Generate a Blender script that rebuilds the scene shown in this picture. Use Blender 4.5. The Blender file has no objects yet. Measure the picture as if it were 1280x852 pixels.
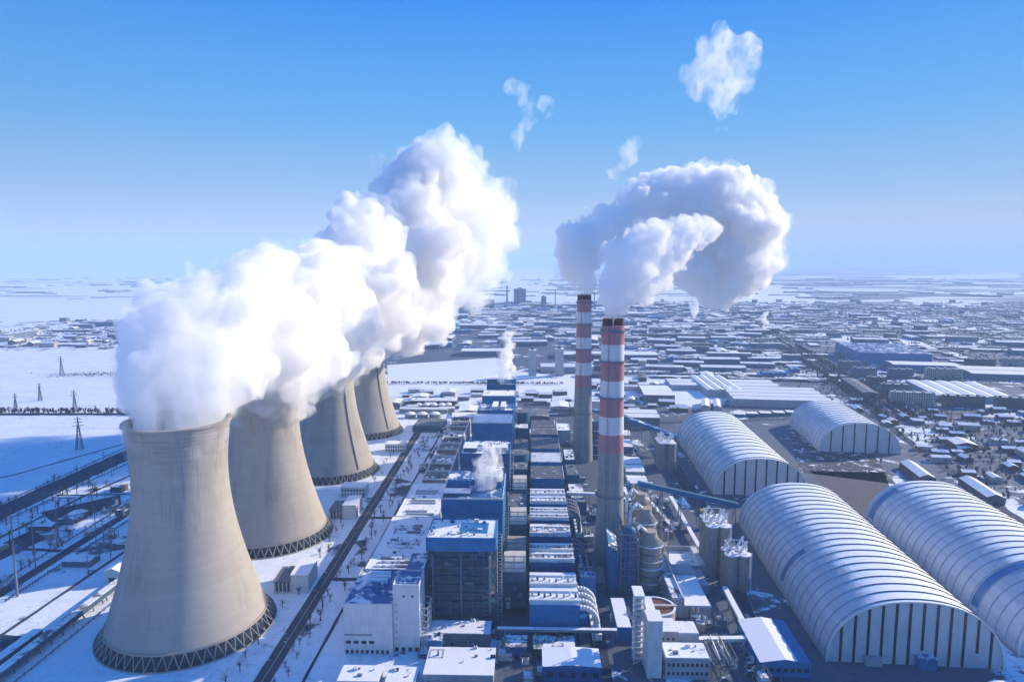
import bpy, bmesh, math, random
import numpy as np
from mathutils import Vector, Matrix, noise as mnoise
R = math.radians
random.seed(7)

# ------------------------------------------------------------------ camera, sky, sun, exposure
scene = bpy.context.scene
col = scene.collection
EYE = 230.0                                     # drone height in metres
PITCH, YAW = math.atan(100 / 853), math.atan(24 / 853)
cam_data = bpy.data.cameras.new('camera')
cam_data.sensor_width, cam_data.lens = 36, 24
cam_data.clip_start, cam_data.clip_end = 1, 90000
cam = bpy.data.objects.new('camera', cam_data)
cam.location = (0, 0, EYE)
cam.rotation_euler = (math.pi / 2 - PITCH, 0, YAW)
col.objects.link(cam)
scene.camera = cam

SUN_AZ, SUN_EL = R(60), R(24)                   # clockwise from +Y, above the horizon
world = bpy.data.worlds.new('World')
scene.world = world
world.use_nodes = True
wt = world.node_tree
wt.nodes.clear()
sky = wt.nodes.new('ShaderNodeTexSky')
sky.sky_type = 'NISHITA'
sky.sun_disc = False
sky.sun_elevation, sky.sun_rotation = SUN_EL, SUN_AZ
sky.altitude = 200
sky.air_density, sky.dust_density, sky.ozone_density = 1.0, 0.4, 3.0
tc = wt.nodes.new('ShaderNodeTexCoord')
sep = wt.nodes.new('ShaderNodeSeparateXYZ')
wt.links.new(tc.outputs['Generated'], sep.inputs[0])
ramp = wt.nodes.new('ShaderNodeValToRGB')           # the deep winter blue of this sky by height above the horizon
wt.links.new(sep.outputs[2], ramp.inputs[0])
e = ramp.color_ramp.elements
e[0].position, e[0].color = 0.0, (4.6, 4.7, 4.8, 1)
e[1].position, e[1].color = 1.0, (.01, 1.45, 6.2, 1)
for p_, c_ in ((.04, (3.7, 4.2, 4.8)), (.10, (1.95, 3.45, 5.3)), (.18, (.78, 2.95, 5.9)), (.34, (.03, 1.85, 6.2)), (.60, (.01, 1.7, 6.5))):
    q_ = e.new(p_); q_.color = (*c_, 1)
hs = wt.nodes.new('ShaderNodeMix'); hs.data_type = 'RGBA'
hs.inputs['Factor'].default_value = 0.96
bgn = wt.nodes.new('ShaderNodeBackground')
bgn.inputs['Strength'].default_value = 0.09
wo = wt.nodes.new('ShaderNodeOutputWorld')
wt.links.new(sky.outputs[0], hs.inputs[6])
wt.links.new(ramp.outputs[0], hs.inputs[7])
# the sky is brighter towards the sun and deeper away from it
dp = wt.nodes.new('ShaderNodeVectorMath'); dp.operation = 'DOT_PRODUCT'
dp.inputs[1].default_value = (math.sin(SUN_AZ), math.cos(SUN_AZ), 0)
wt.links.new(tc.outputs['Generated'], dp.inputs[0])
mr = wt.nodes.new('ShaderNodeMapRange'); mr.interpolation_type = 'SMOOTHSTEP'
for k_, v_ in (('From Min', -.75), ('From Max', .35), ('To Min', .80), ('To Max', 1.04)): mr.inputs[k_].default_value = v_
wt.links.new(dp.outputs['Value'], mr.inputs['Value'])
vm = wt.nodes.new('ShaderNodeVectorMath'); vm.operation = 'SCALE'
wt.links.new(hs.outputs[2], vm.inputs[0]); wt.links.new(mr.outputs[0], vm.inputs['Scale'])
wt.links.new(vm.outputs[0], bgn.inputs[0])
wt.links.new(bgn.outputs[0], wo.inputs[0])

sun_data = bpy.data.lights.new('sun', 'SUN')
sun_data.energy, sun_data.angle = 5.0, R(0.5)
sun_data.color = (1.0, 0.86, 0.64)
sun = bpy.data.objects.new('sun', sun_data)
sv = Vector((math.sin(SUN_AZ) * math.cos(SUN_EL), math.cos(SUN_AZ) * math.cos(SUN_EL), math.sin(SUN_EL)))
sun.rotation_euler = sv.to_track_quat('Z', 'Y').to_euler()
sun.location = (600, 300, 700)
col.objects.link(sun)

vs = scene.view_settings
vs.view_transform, vs.look, vs.exposure, vs.gamma, vs.use_curve_mapping = 'Standard', 'None', 0.60, 1, False
cy = scene.cycles
cy.use_denoising = True
try: cy.denoiser = 'OPENIMAGEDENOISE'
except Exception: pass
cy.max_bounces, cy.volume_bounces, cy.diffuse_bounces, cy.glossy_bounces = 20, 20, 3, 3
cy.transparent_max_bounces, cy.transmission_bounces = 12, 4
cy.sample_clamp_indirect = 6
cy.use_adaptive_sampling = True
cy.adaptive_threshold = 0.02
cy.use_light_tree = False

# survey of the site: where a sight line from the drone meets the level z
_f = Vector((-math.sin(YAW) * math.cos(PITCH), math.cos(YAW) * math.cos(PITCH), -math.sin(PITCH)))
_r = Vector((math.cos(YAW), math.sin(YAW), 0))
_u = _r.cross(_f)
def G(px, py, z=0.0):
    d = _r * ((px - 640) / 853) - _u * ((py - 426) / 853) + _f
    t = (z - EYE) / d.z
    return (d.x * t, d.y * t)

# ------------------------------------------------------------------ materials
MATS = {}
class NT:
    """A short way of writing node materials."""
    def __init__(s, name):
        s.m = bpy.data.materials.new(name); s.m.use_nodes = True
        s.t = s.m.node_tree; s.n = s.t.nodes; s.l = s.t.links
        s.b = s.n['Principled BSDF']; s.out = s.n['Material Output']
    def put(s, sock, v):
        if isinstance(v, bpy.types.NodeSocket): s.l.new(v, sock)
        elif isinstance(v, (tuple, list)) and len(v) == 3 and sock.type == 'RGBA': sock.default_value = (*v, 1)
        else: sock.default_value = v
    def math(s, op, a, b=0.0, c=None, clamp=False):
        n = s.n.new('ShaderNodeMath'); n.operation = op; n.use_clamp = clamp
        s.put(n.inputs[0], a); s.put(n.inputs[1], b)
        if c is not None: s.put(n.inputs[2], c)
        return n.outputs[0]
    def step(s, x, a, b):                       # smooth 0..1 as x goes a..b
        n = s.n.new('ShaderNodeMapRange'); n.interpolation_type = 'SMOOTHSTEP'
        s.put(n.inputs['Value'], x); s.put(n.inputs['From Min'], a); s.put(n.inputs['From Max'], b)
        return n.outputs[0]
    def pos(s, kind='Object'):
        if kind == 'world':
            return s.n.new('ShaderNodeNewGeometry').outputs['Position']
        return s.n.new('ShaderNodeTexCoord').outputs[kind]
    def xyz(s, v):
        n = s.n.new('ShaderNodeSeparateXYZ'); s.put(n.inputs[0], v); return n.outputs
    def scale(s, v, sc, rot=(0, 0, 0), loc=(0, 0, 0)):
        n = s.n.new('ShaderNodeMapping'); s.put(n.inputs[0], v)
        n.inputs['Scale'].default_value = sc; n.inputs['Rotation'].default_value = rot; n.inputs['Location'].default_value = loc
        return n.outputs[0]
    def noise(s, v, sc, det=4, rough=.6, dist=0):
        n = s.n.new('ShaderNodeTexNoise'); s.put(n.inputs['Vector'], v)
        n.inputs['Scale'].default_value = sc; n.inputs['Detail'].default_value = det
        n.inputs['Roughness'].default_value = rough; n.inputs['Distortion'].default_value = dist
        return n.outputs[0]
    def voro(s, v, sc, out='Color', rnd=1):
        n = s.n.new('ShaderNodeTexVoronoi'); s.put(n.inputs['Vector'], v)
        n.inputs['Scale'].default_value = sc; n.inputs['Randomness'].default_value = rnd
        return n.outputs[out]
    def mix(s, f, a, b, mode='MIX'):
        n = s.n.new('ShaderNodeMix'); n.data_type = 'RGBA'; n.blend_type = mode
        s.put(n.inputs['Factor'], f); s.put(n.inputs[6], a); s.put(n.inputs[7], b)
        return n.outputs[2]
    def bump(s, h, st=.4, dist=.3):
        n = s.n.new('ShaderNodeBump'); s.put(n.inputs['Height'], h)
        n.inputs['Strength'].default_value = st; n.inputs['Distance'].default_value = dist
        s.l.new(n.outputs[0], s.b.inputs['Normal'])
    def done(s, color, rough=.8, metal=0.0, spec=.3):
        s.put(s.b.inputs['Base Color'], color); s.put(s.b.inputs['Roughness'], rough)
        s.put(s.b.inputs['Metallic'], metal); s.b.inputs['Specular IOR Level'].default_value = spec
        MATS[s.m.name] = s.m
        return s.m

SNOW = (.80, .81, .84)
def paint(name, c, rough=.6, var=.25, sc=.15, metal=0.0, lines=None, ax=0, depth=.3):
    """Painted or bare surface with grime; lines = spacing of vertical corrugation in metres."""
    k = NT(name); p = k.pos()
    g = k.noise(p, sc, 6, .7)
    g2 = k.noise(k.scale(p, (1, 1, .12)), sc * 5, 4, .7)
    f = k.math('MULTIPLY_ADD', g, .6, k.math('MULTIPLY', g2, .4))
    f = k.step(f, .35, .7)
    c2 = tuple(x * (1 - var) for x in c)
    cc = k.mix(f, c, c2)
    if lines:
        x = k.xyz(p)
        w = k.math('ADD', x[0], x[1]) if ax == 2 else x[ax]
        fr = k.math('FRACT', k.math('DIVIDE', w, lines))
        ln = k.math('LESS_THAN', fr, .14)
        cc = k.mix(k.math('MULTIPLY', ln, .16), cc, tuple(x * .5 for x in c))
    return k.done(cc, rough, metal)

def snow_mat(name, bare, cover, sc=.12, rough=.75):
    """Snow lying over a bare surface; cover = 0..1 how much of it is white."""
    k = NT(name); p = k.pos('world')
    n = k.noise(p, sc, 7, .65, .6)
    n2 = k.noise(p, sc * 6, 3, .6)
    f = k.math('MULTIPLY_ADD', n, .8, k.math('MULTIPLY', n2, .2))
    c = .5 + (.5 - cover) * .42
    f = k.step(f, c - .035, c + .035)
    base = k.mix(k.noise(p, .8, 3), bare, tuple(b * .6 for b in bare))
    white = k.mix(k.noise(p, .05, 5), SNOW, tuple(s * .9 for s in SNOW))
    k.bump(n2, .3, .5)
    return k.done(k.mix(f, base, white), rough)

paint('concrete', (.36, .34, .31), .9, .25)
paint('dark concrete', (.17, .17, .17), .9, .3)
paint('asphalt', (.04, .05, .08), .9, .3, .08)
paint('blue cladding', (.004, .18, .44), .5, .42, .14, lines=1.1, ax=2)
paint('deep blue cladding', (.004, .10, .29), .5, .42, .14, lines=1.1, ax=2)
paint('teal cladding', (.015, .11, .20), .55, .3, .1)
paint('white cladding', (.66, .67, .68), .6, .24, .14, lines=1.6, ax=2)
paint('grey cladding', (.36, .39, .43), .6, .22, .1, lines=1.4, ax=2)
paint('dark steel', (.025, .045, .075), .5, .4, .5)
paint('frame steel', (.07, .12, .18), .5, .35, .5)
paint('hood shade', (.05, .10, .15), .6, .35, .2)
paint('grey steel', (.17, .20, .25), .5, .35, .5)
paint('sunlit cap', (.62, .57, .50), .7, .3, .3)  # sunlight on the rounded hood tops, painted in as a paler colour
paint('tan duct', (.42, .36, .29), .7, .35, .2)
paint('white steel', (.70, .70, .70), .5, .2, .4)
paint('battery concrete', (.27, .265, .27), .9, .3, .2, lines=4.5, ax=2)
paint('silo concrete', (.40, .35, .30), .9, .3, .2, lines=4.5, ax=2)
paint('red brick', (.20, .085, .06), .9, .35, .2)
paint('brown wall', (.10, .088, .105), .9, .35, .2)
paint('pale wall', (.42, .39, .36), .9, .25, .2)
paint('blue grey wall', (.13, .16, .22), .8, .3, .2)
paint('bark', (.07, .055, .045), .9, .3, 2)
paint('dark window', (.015, .025, .04), .25, .4, .4)
paint('red paint', (.36, .045, .04), .6, .35, .12)
paint('dark red', (.10, .018, .02), .7, .35, .3)
paint('yellow paint', (.5, .33, .03), .5, .1)
snow_mat('snowy roof', (.30, .34, .42), .72)
snow_mat('half snowy roof', (.15, .17, .21), .52, .1)
snow_mat('thin snow roof', (.15, .16, .19), .25, .15)
snow_mat('snowy blue roof', (.015, .14, .36), .42, .09)
snow_mat('full snow', (.45, .47, .52), .97)
snow_mat('snowy red roof', (.25, .15, .11), .66, .14)
snow_mat('snowy ground mix', (.08, .08, .09), .5, .06)
snow_mat('trodden snow', (.10, .11, .15), .74, .05)
snow_mat('dusted yard', (.035, .045, .065), .33, .09)
def M(n): return MATS[n]

# ------------------------------------------------------------------ mesh collecting
class MB:
    def __init__(s): s.v, s.f, s.mi, s.sm = [], [], [], []
    def add(s, vs, fs, m=0, smooth=False):
        o = len(s.v); s.v += [tuple(p) for p in vs]
        for f in fs: s.f.append(tuple(i + o for i in f)); s.mi.append(m); s.sm.append(smooth)
        return s
    def box(s, x0, x1, y0, y1, z0, z1, m=0, top=None):
        vs = [(x, y, z) for z in (z0, z1) for x, y in ((x0, y0), (x1, y0), (x1, y1), (x0, y1))]
        s.add(vs, [(0, 3, 2, 1), (0, 1, 5, 4), (1, 2, 6, 5), (2, 3, 7, 6), (3, 0, 4, 7)], m)
        return s.add(vs[4:], [(0, 1, 2, 3)], m if top is None else top)
    def prism(s, pts, z0, z1, m=0, top=None):   # pts counter-clockwise in plan
        n = len(pts)
        vs = [(x, y, z0) for x, y in pts] + [(x, y, z1) for x, y in pts]
        s.add(vs, [tuple(range(n))[::-1]] + [(i, (i + 1) % n, n + (i + 1) % n, n + i) for i in range(n)], m)
        return s.add(vs[n:], [tuple(range(n))], m if top is None else top)
    def rings(s, rs, n=48, m=0, cx=0, cy=0, smooth=True, cap0=False, cap1=False, capm=None, a0=0):
        vs = [(cx + r * math.cos(2 * math.pi * i / n + a0), cy + r * math.sin(2 * math.pi * i / n + a0), z) for r, z in rs for i in range(n)]
        fs = [(k * n + i, k * n + (i + 1) % n, (k + 1) * n + (i + 1) % n, (k + 1) * n + i) for k in range(len(rs) - 1) for i in range(n)]
        s.add(vs, fs, m, smooth)
        cm = m if capm is None else capm
        if cap0: s.add(vs[:n], [tuple(range(n))[::-1]], cm)
        if cap1: s.add(vs[-n:], [tuple(range(n))], cm)
        return s
    def bar(s, a, b, w, m=0, n=4, w2=None):
        a, b = Vector(a), Vector(b); d = b - a
        if d.length < 1e-6: return s
        q = d.to_track_quat('Z', 'Y'); w2 = w if w2 is None else w2
        vs = []
        for p, r in ((a, w), (b, w2)):
            for i in range(n):
                t = 2 * math.pi * (i + .5) / n
                vs.append(p + q @ Vector((r * math.cos(t) * .7071, r * math.sin(t) * .7071, 0)))
        return s.add(vs, [(i, (i + 1) % n, n + (i + 1) % n, n + i) for i in range(n)] + [tuple(range(n))[::-1], tuple(range(n, 2 * n))], m, n > 6)
    def pipe(s, pts, w, m=0, n=8):
        for a, b in zip(pts, pts[1:]): s.bar(a, b, w, m, n)
        return s
    def gable(s, x0, x1, y0, y1, z0, z1, rise, m=0, top=1, along='y', over=0):
        """Walls to z1 and a pitched roof of the given rise."""
        if along == 'y':
            xm = (x0 + x1) / 2
            vs = [(x0, y0, z0), (x1, y0, z0), (x1, y1, z0), (x0, y1, z0), (x0, y0, z1), (x1, y0, z1), (x1, y1, z1), (x0, y1, z1), (xm, y0, z1 + rise), (xm, y1, z1 + rise)]
            s.add(vs, [(0, 1, 5, 8, 4), (2, 3, 7, 9, 6), (1, 2, 6, 5), (3, 0, 4, 7), (0, 3, 2, 1)], m)
            return s.add(vs, [(5, 6, 9, 8), (7, 4, 8, 9)], top)
        ym = (y0 + y1) / 2
        vs = [(x0, y0, z0), (x1, y0, z0), (x1, y1, z0), (x0, y1, z0), (x0, y0, z1), (x1, y0, z1), (x1, y1, z1), (x0, y1, z1), (x0, ym, z1 + rise), (x1, ym, z1 + rise)]
        s.add(vs, [(0, 1, 5, 4), (2, 3, 7, 6), (1, 2, 6, 9, 5), (3, 0, 4, 8, 7), (0, 3, 2, 1)], m)
        return s.add(vs, [(4, 5, 9, 8), (6, 7, 8, 9)], top)
    def mesh(s, name, mats):
        me = bpy.data.meshes.new(name)
        me.from_pydata(s.v, [], s.f)
        for m in mats: me.materials.append(M(m) if isinstance(m, str) else m)
        if len(mats) > 1: me.polygons.foreach_set('material_index', s.mi)
        me.polygons.foreach_set('use_smooth', s.sm)
        me.update()
        return me
    def build(s, name, mats, parent=None):
        if isinstance(mats, str): mats = [mats]
        o = bpy.data.objects.new(name, s.mesh(name, mats))
        col.objects.link(o)
        if parent is not None: o.parent = parent
        return o

def tag(o, label=None, cat=None, group=None, kind=None):
    if label: o['label'] = label
    if cat: o['category'] = cat
    if group: o['group'] = group
    if kind: o['kind'] = kind
    return o
def thing(name, label, cat, loc=(0, 0, 0), rz=0, group=None):
    o = bpy.data.objects.new(name, None)
    o.empty_display_size = 3
    o.location = loc; o.rotation_euler = (0, 0, rz)
    col.objects.link(o)
    return tag(o, label, cat, group)
def kids(o): return [c for c in col.objects if c.parent == o]
def copy_tree(o, loc=None, rz=None, label=None, group=None, parent=None):
    c = o.copy(); col.objects.link(c); c.parent = parent
    for ch in list(o.children): copy_tree(ch, parent=c)
    if loc is not None: c.location = loc
    if rz is not None: c.rotation_euler = (0, 0, rz)
    if label: c['label'] = label
    if group: c['group'] = group
    return c
def struct(name, mb, mats, kind='structure'):
    return tag(mb.build(name, mats), kind=kind)
HAZE = 1.1e-4
# ------------------------------------------------------------------ ground
def ground_material():
    k = NT('winter ground'); p = k.pos('world'); x, y, z = k.xyz(p)
    warp = k.math('MULTIPLY', k.math('SUBTRACT', k.noise(p, .004, 3), .5), 260)
    xw = k.math('ADD', x, warp)
    fine = k.noise(p, .03, 6, .7, .4)
    mid = k.noise(p, .006, 6, .65, .5)
    snow = k.mix(k.noise(p, .012, 5), SNOW, (.64, .71, .80))
    # furrows and drifts
    fur = k.noise(k.scale(p, (.004, .06, 1)), 1, 4)
    snow = k.mix(k.step(fur, .5, .75), snow, (.60, .66, .74))
    rut = k.noise(k.scale(p, (.9, .012, 1), rot=(0, 0, .12)), 1, 4, .6)
    snow = k.mix(k.math('MULTIPLY', k.math('MULTIPLY', k.step(rut, .56, .7), k.step(k.noise(p, .008, 3), .42, .6)), .5), snow, (.42, .46, .52))
    scuff = k.math('MULTIPLY', k.step(k.noise(p, .12, 8, .75, 1.5), .50, .66), k.step(k.noise(p, .02, 3), .40, .60))
    snow = k.mix(k.math('MULTIPLY', scuff, .7), snow, (.30, .31, .33))
    earth = k.mix(k.noise(p, .05, 4), (.035, .056, .10), (.018, .032, .062))
    town = k.mix(fine, (.05, .075, .13), (.024, .04, .08))
    # how bare each district is: the plant, the town to the east, the far fields
    east = k.step(xw, 250, 420)
    plant = k.math('MULTIPLY', k.step(x, -175, -160), k.math('SUBTRACT', 1, k.step(y, 1000, 1060)))
    core = k.math('MULTIPLY', k.step(x, -60, -50), k.math('SUBTRACT', 1, k.step(y, 1080, 1160)))
    core = k.math('MULTIPLY', core, k.math('SUBTRACT', 1, k.step(k.math('ADD', x, k.math('MULTIPLY', y, -.3)), 120, 200)))
    farb = k.math('MULTIPLY', k.step(y, 1250, 1500), k.math('SUBTRACT', 1, k.step(y, 2300, 2700)))
    farb = k.math('MULTIPLY', farb, k.step(xw, -560, -450))
    west = k.math('MULTIPLY', k.step(y, 1650, 1750), k.math('SUBTRACT', 1, k.step(y, 2550, 2700)))
    west = k.math('MULTIPLY', west, k.math('SUBTRACT', 1, k.step(xw, -800, -560)))
    bare = k.math('MAXIMUM', k.math('MULTIPLY', east, .76), k.math('MULTIPLY', farb, .85))
    bare = k.math('MAXIMUM', bare, k.math('MULTIPLY', core, .90))
    bare = k.math('MAXIMUM', bare, k.math('MULTIPLY', plant, .42))
    bare = k.math('MAXIMUM', bare, k.math('MULTIPLY', west, .52))
    yard = k.math('MULTIPLY', k.math('SUBTRACT', 1, k.step(x, -330, -290)), k.math('MULTIPLY', k.step(x, -520, -490), k.math('SUBTRACT', 1, k.step(y, 840, 900))))
    bare = k.math('MAXIMUM', bare, k.math('MULTIPLY', yard, .50))
    far = k.step(y, 2600, 4200)
    strip = k.noise(k.scale(p, (.00045, .0016, 1), loc=(3, 1, 0)), 1, 6, .62, .8)
    fieldc = k.xyz(k.voro(k.scale(p, (.0011, .0030, 1)), 1))[0]
    sidedark = k.math('MULTIPLY_ADD', k.step(x, -2500, 2500), .19, .30)
    farbare = k.step(k.math('MULTIPLY_ADD', fieldc, .22, k.math('MULTIPLY', strip, .78)), k.math('SUBTRACT', 1.0, k.math('ADD', sidedark, .12)), k.math('SUBTRACT', 1.0, k.math('ADD', sidedark, .16)))
    farbare = k.math('SUBTRACT', 1, k.step(k.math('MULTIPLY_ADD', fieldc, .25, k.math('MULTIPLY', strip, .75)), sidedark, k.math('ADD', sidedark, .06)))
    nse = k.math('MULTIPLY_ADD', mid, .55, k.math('MULTIPLY', fine, .45))
    th = k.math('MULTIPLY_ADD', bare, -.30, .675)
    nearbare = k.step(nse, th, k.math('ADD', th, .035))
    b = k.mix(far, nearbare, farbare)
    b = k.xyz(b)[0]
    b = k.math('MULTIPLY', b, .93)
    soil = k.mix(east, earth, town)
    k.bump(fine, .35, 1.2)
    return k.done(k.mix(b, snow, soil), .85)
ground_material()
g = MB()
NG, SZ = 40, 28000.0
gx = [-SZ + 2 * SZ * i / NG for i in range(NG + 1)]
g.add([(x, y + 20000, 0) for y in gx for x in gx], [(j * (NG + 1) + i, j * (NG + 1) + i + 1, (j + 1) * (NG + 1) + i + 1, (j + 1) * (NG + 1) + i) for j in range(NG) for i in range(NG)])
struct('ground', g, 'winter ground')

# the winter air
hz = NT('winter air'); hz.n.remove(hz.b)
pv = hz.n.new('ShaderNodeVolumePrincipled')
pv.inputs['Color'].default_value = (.52, .735, 1.0, 1)
pv.inputs['Density'].default_value = HAZE
pv.inputs['Anisotropy'].default_value = 0.0
hz.l.new(pv.outputs[0], hz.out.inputs['Volume'])
MATS['winter air'] = hz.m
struct('haze', MB().box(-28500, 28500, -8500, 48500, -1.0, 640), 'winter air', 'stuff')

# ------------------------------------------------------------------ cooling towers
def tower_concrete():
    k = NT('tower concrete'); p = k.pos(); x, y, z = k.xyz(p)
    ang = k.math('ARCTAN2', y, x)
    cyl = k.n.new('ShaderNodeCombineXYZ'); k.put(cyl.inputs[0], k.math('MULTIPLY', ang, 30)); k.put(cyl.inputs[2], z)
    lift = k.voro(k.scale(cyl.outputs[0], (0.0001, 1, .42)), 1, 'Color')     # one tint for each pour
    lift = k.xyz(lift)[0]
    broad = k.noise(k.scale(cyl.outputs[0], (.05, 1, .02)), 1, 5, .6)
    run = k.noise(k.scale(cyl.outputs[0], (.55, 1, .035)), 1, 5, .7)
    hor = k.noise(k.scale(cyl.outputs[0], (.04, 1, .5)), 1, 4, .6)
    c = k.mix(k.math('MULTIPLY', lift, .30), (.40, .365, .32), (.31, .28, .245))
    c = k.mix(k.math('MULTIPLY', k.step(broad, .4, .7), .35), c, (.24, .21, .185))
    upper = k.math('MULTIPLY', k.step(z, 60, 122), k.step(run, .50, .68))
    stain = k.math('MULTIPLY', k.step(k.noise(k.scale(cyl.outputs[0], (.09, 1, .03), loc=(7, 2, 5)), 1, 4, .6), .52, .66), k.step(run, .42, .62))
    c = k.mix(k.math('MULTIPLY', stain, .45), c, (.15, .15, .14))
    c = k.mix(k.math('MULTIPLY', upper, .5), c, (.16, .15, .14))
    c = k.mix(k.math('MULTIPLY', k.math('MULTIPLY', k.step(z, 95, 130), k.step(hor, .45, .62)), .45), c, (.18, .17, .165))
    k.bump(k.math('FRACT', k.math('MULTIPLY', z, .42)), .25, .2)
    return k.done(c, .9)
tower_concrete()
paint('water dark', (.01, .03, .06), .2, .2)
def hyp(z): return 27.4 * math.sqrt(1 + ((z - 101) / 67.0) ** 2)
def make_tower():
    t = thing('cooling_tower', '', 'cooling tower', group='concrete cooling towers in one row')
    zs = [7.4 + (132 - 7.4) * i / 40 for i in range(41)]
    outer = [(hyp(z), z) for z in zs]
    sh = MB().rings(outer, 96, 0)
    sh.rings([(hyp(z) - 1.1, z) for z in zs][::-1], 96, 0)
    sh.rings([(outer[-1][0], 132), (outer[-1][0] + .9, 132.1), (outer[-1][0] + .9, 133.3), (outer[-1][0] - 1.6, 133.3), (outer[-1][0] - 1.6, 131)], 96, 0, smooth=False)
    sh.rings([(outer[0][0] - 1.1, 7.4), (outer[0][0] + .4, 7.1), (outer[0][0] + .4, 8.4), (outer[0][0], 8.45)], 96, 0, smooth=False)
    sh.build('shell', 'tower concrete', t)
    MB().rings([(52.8, 0), (52.8, .8), (52.2, .8), (52.2, .3)], 96, 0, smooth=False).build('basin_wall', 'concrete', t)
    MB().rings([(52.3, .35), (1, .35)], 64, 0, smooth=False).build('basin_water', 'water dark', t)
    MB().rings([(46.8, .4), (45.8, 7.0), (2, 7.6)], 64, 0, smooth=False).build('fill_pack', 'dark steel', t)
    n = 52
    for i in range(n):
        a = 2 * math.pi * i / n; da = math.pi / n
        foot = (51.6 * math.cos(a), 51.6 * math.sin(a), .4)
        c = MB()
        for s_ in (-1, 1):
            c.bar(foot, (47.3 * math.cos(a + s_ * da * .96), 47.3 * math.sin(a + s_ * da * .96), 7.4), .42, 0, 6)
        c.build('support_column', 'concrete', t)
    return t
proto_tower = make_tower()
TOWERS = [(-217, 405, 0, 'foremost cooling tower, pale grey concrete, largest in view, white struts round its foot'),
          (-222, 552, .9, 'second concrete cooling tower behind the foremost one, rim hidden by steam'),
          (-221, 727, 1.7, 'third concrete cooling tower of the row, dark seam running down its side'),
          (-226, 903, 2.6, 'farthest and smallest concrete cooling tower of the row, sunlit patch near its foot')]
tower_objs = []
for i, (x, y, rz, lab) in enumerate(TOWERS):
    o = proto_tower if i == 0 else copy_tree(proto_tower)
    o.location = (x, y, 0); o.rotation_euler = (0, 0, rz); o['label'] = lab
    tower_objs.append(o)
# ladders down the two far towers
for o, a in ((tower_objs[2], -.62), (tower_objs[3], -.62)):
    a -= o.rotation_euler.z
    l = MB()
    pts = [((hyp(z) + .5) * math.cos(a), (hyp(z) + .5) * math.sin(a), z) for z in range(10, 133, 4)]
    l.as_ = l.pipe([Vector((p)) for p in pts], .75, 0, 4)
    l.build('access_ladder', 'brown wall', o)

# ------------------------------------------------------------------ chimneys
def chimney_mat(name, top, band, nb, r0, r1):
    k = NT(name); x, y, z = k.xyz(k.pos())
    p = k.pos()
    t = k.math('DIVIDE', k.math('SUBTRACT', top, z), band)
    inb = k.math('LESS_THAN', t, nb)
    red = k.math('LESS_THAN', k.math('FRACT', k.math('MULTIPLY', t, .5)), .5)
    run = k.noise(k.scale(p, (.5, .5, .03)), 1, 5, .7)
    band2 = k.noise(k.scale(p, (.02, .02, .5)), 1, 3, .6)
    conc = k.mix(k.step(run, .45, .7), (.27, .265, .265), (.20, .20, .205))
    conc = k.mix(k.math('MULTIPLY', k.step(band2, .5, .65), .25), conc, (.38, .35, .31))
    r = k.mix(k.step(run, .45, .7), (.42, .19, .21), (.33, .15, .17))
    w = k.mix(k.step(run, .45, .7), (.66, .65, .66), (.50, .50, .52))
    c = k.mix(inb, conc, k.mix(red, w, r))
    return k.done(c, .8)
def make_chimney(loc, H, r0, r1, band, nb, flues, label):
    t = thing('chimney', label, 'chimney', (*loc, 0))
    chimney_mat('chimney paint %d' % H, H, band, nb, r0, r1)
    zs = [i / 16 * H for i in range(17)]
    MB().rings([(r0 + (r1 - r0) * (1 - (1 - z / H) ** 1.5), z) for z in zs], 48, 0, cap1=True).build('shaft', 'chimney paint %d' % H, t)
    for dx, dy in flues:
        MB().rings([(r1 * .44, H - .2), (r1 * .44, H + 5)], 24, 0, dx * r1, dy * r1, cap1=True).build('flue', 'dark red', t)
    for z in (H - 4.5, H - 2 * band, H - 4 * band, H * .3):
        rr = r0 + (r1 - r0) * (1 - (1 - z / H) ** 1.5)
        pl = MB().rings([(rr - .1, z), (rr + 1.3, z), (rr + 1.3, z + .35), (rr - .1, z + .35)], 40, 0, smooth=False)
        pl.rings([(rr + 1.25, z + .35), (rr + 1.25, z + 1.5)], 40, 0, smooth=False)
        pl.build('platform', 'grey steel', t)
    la = MB(); a = -2.0
    for q in range(16):
        pass
    pts = [((r0 + (r1 - r0) * (1 - (1 - z / H) ** 1.5) + .5) * math.cos(a), (r0 + (r1 - r0) * (1 - (1 - z / H) ** 1.5) + .5) * math.sin(a), z) for z in [H * i / 12 for i in range(13)]]
    la.pipe(pts, .3, 0, 4).build('ladder', 'grey steel', t)
    return t
make_chimney((60, 500), 183, 11.2, 8.4, 13.4, 7, ((-.5, -.1), (.5, .1)), 'nearer and taller-looking chimney with broad red and white bands above bare grey concrete')
make_chimney((60, 774), 187, 12.0, 8.3, 14.3, 7, ((-.5, -.3), (.5, -.2), (0, .5)), 'more distant chimney with red and white bands, behind and left of the nearer one')

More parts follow.
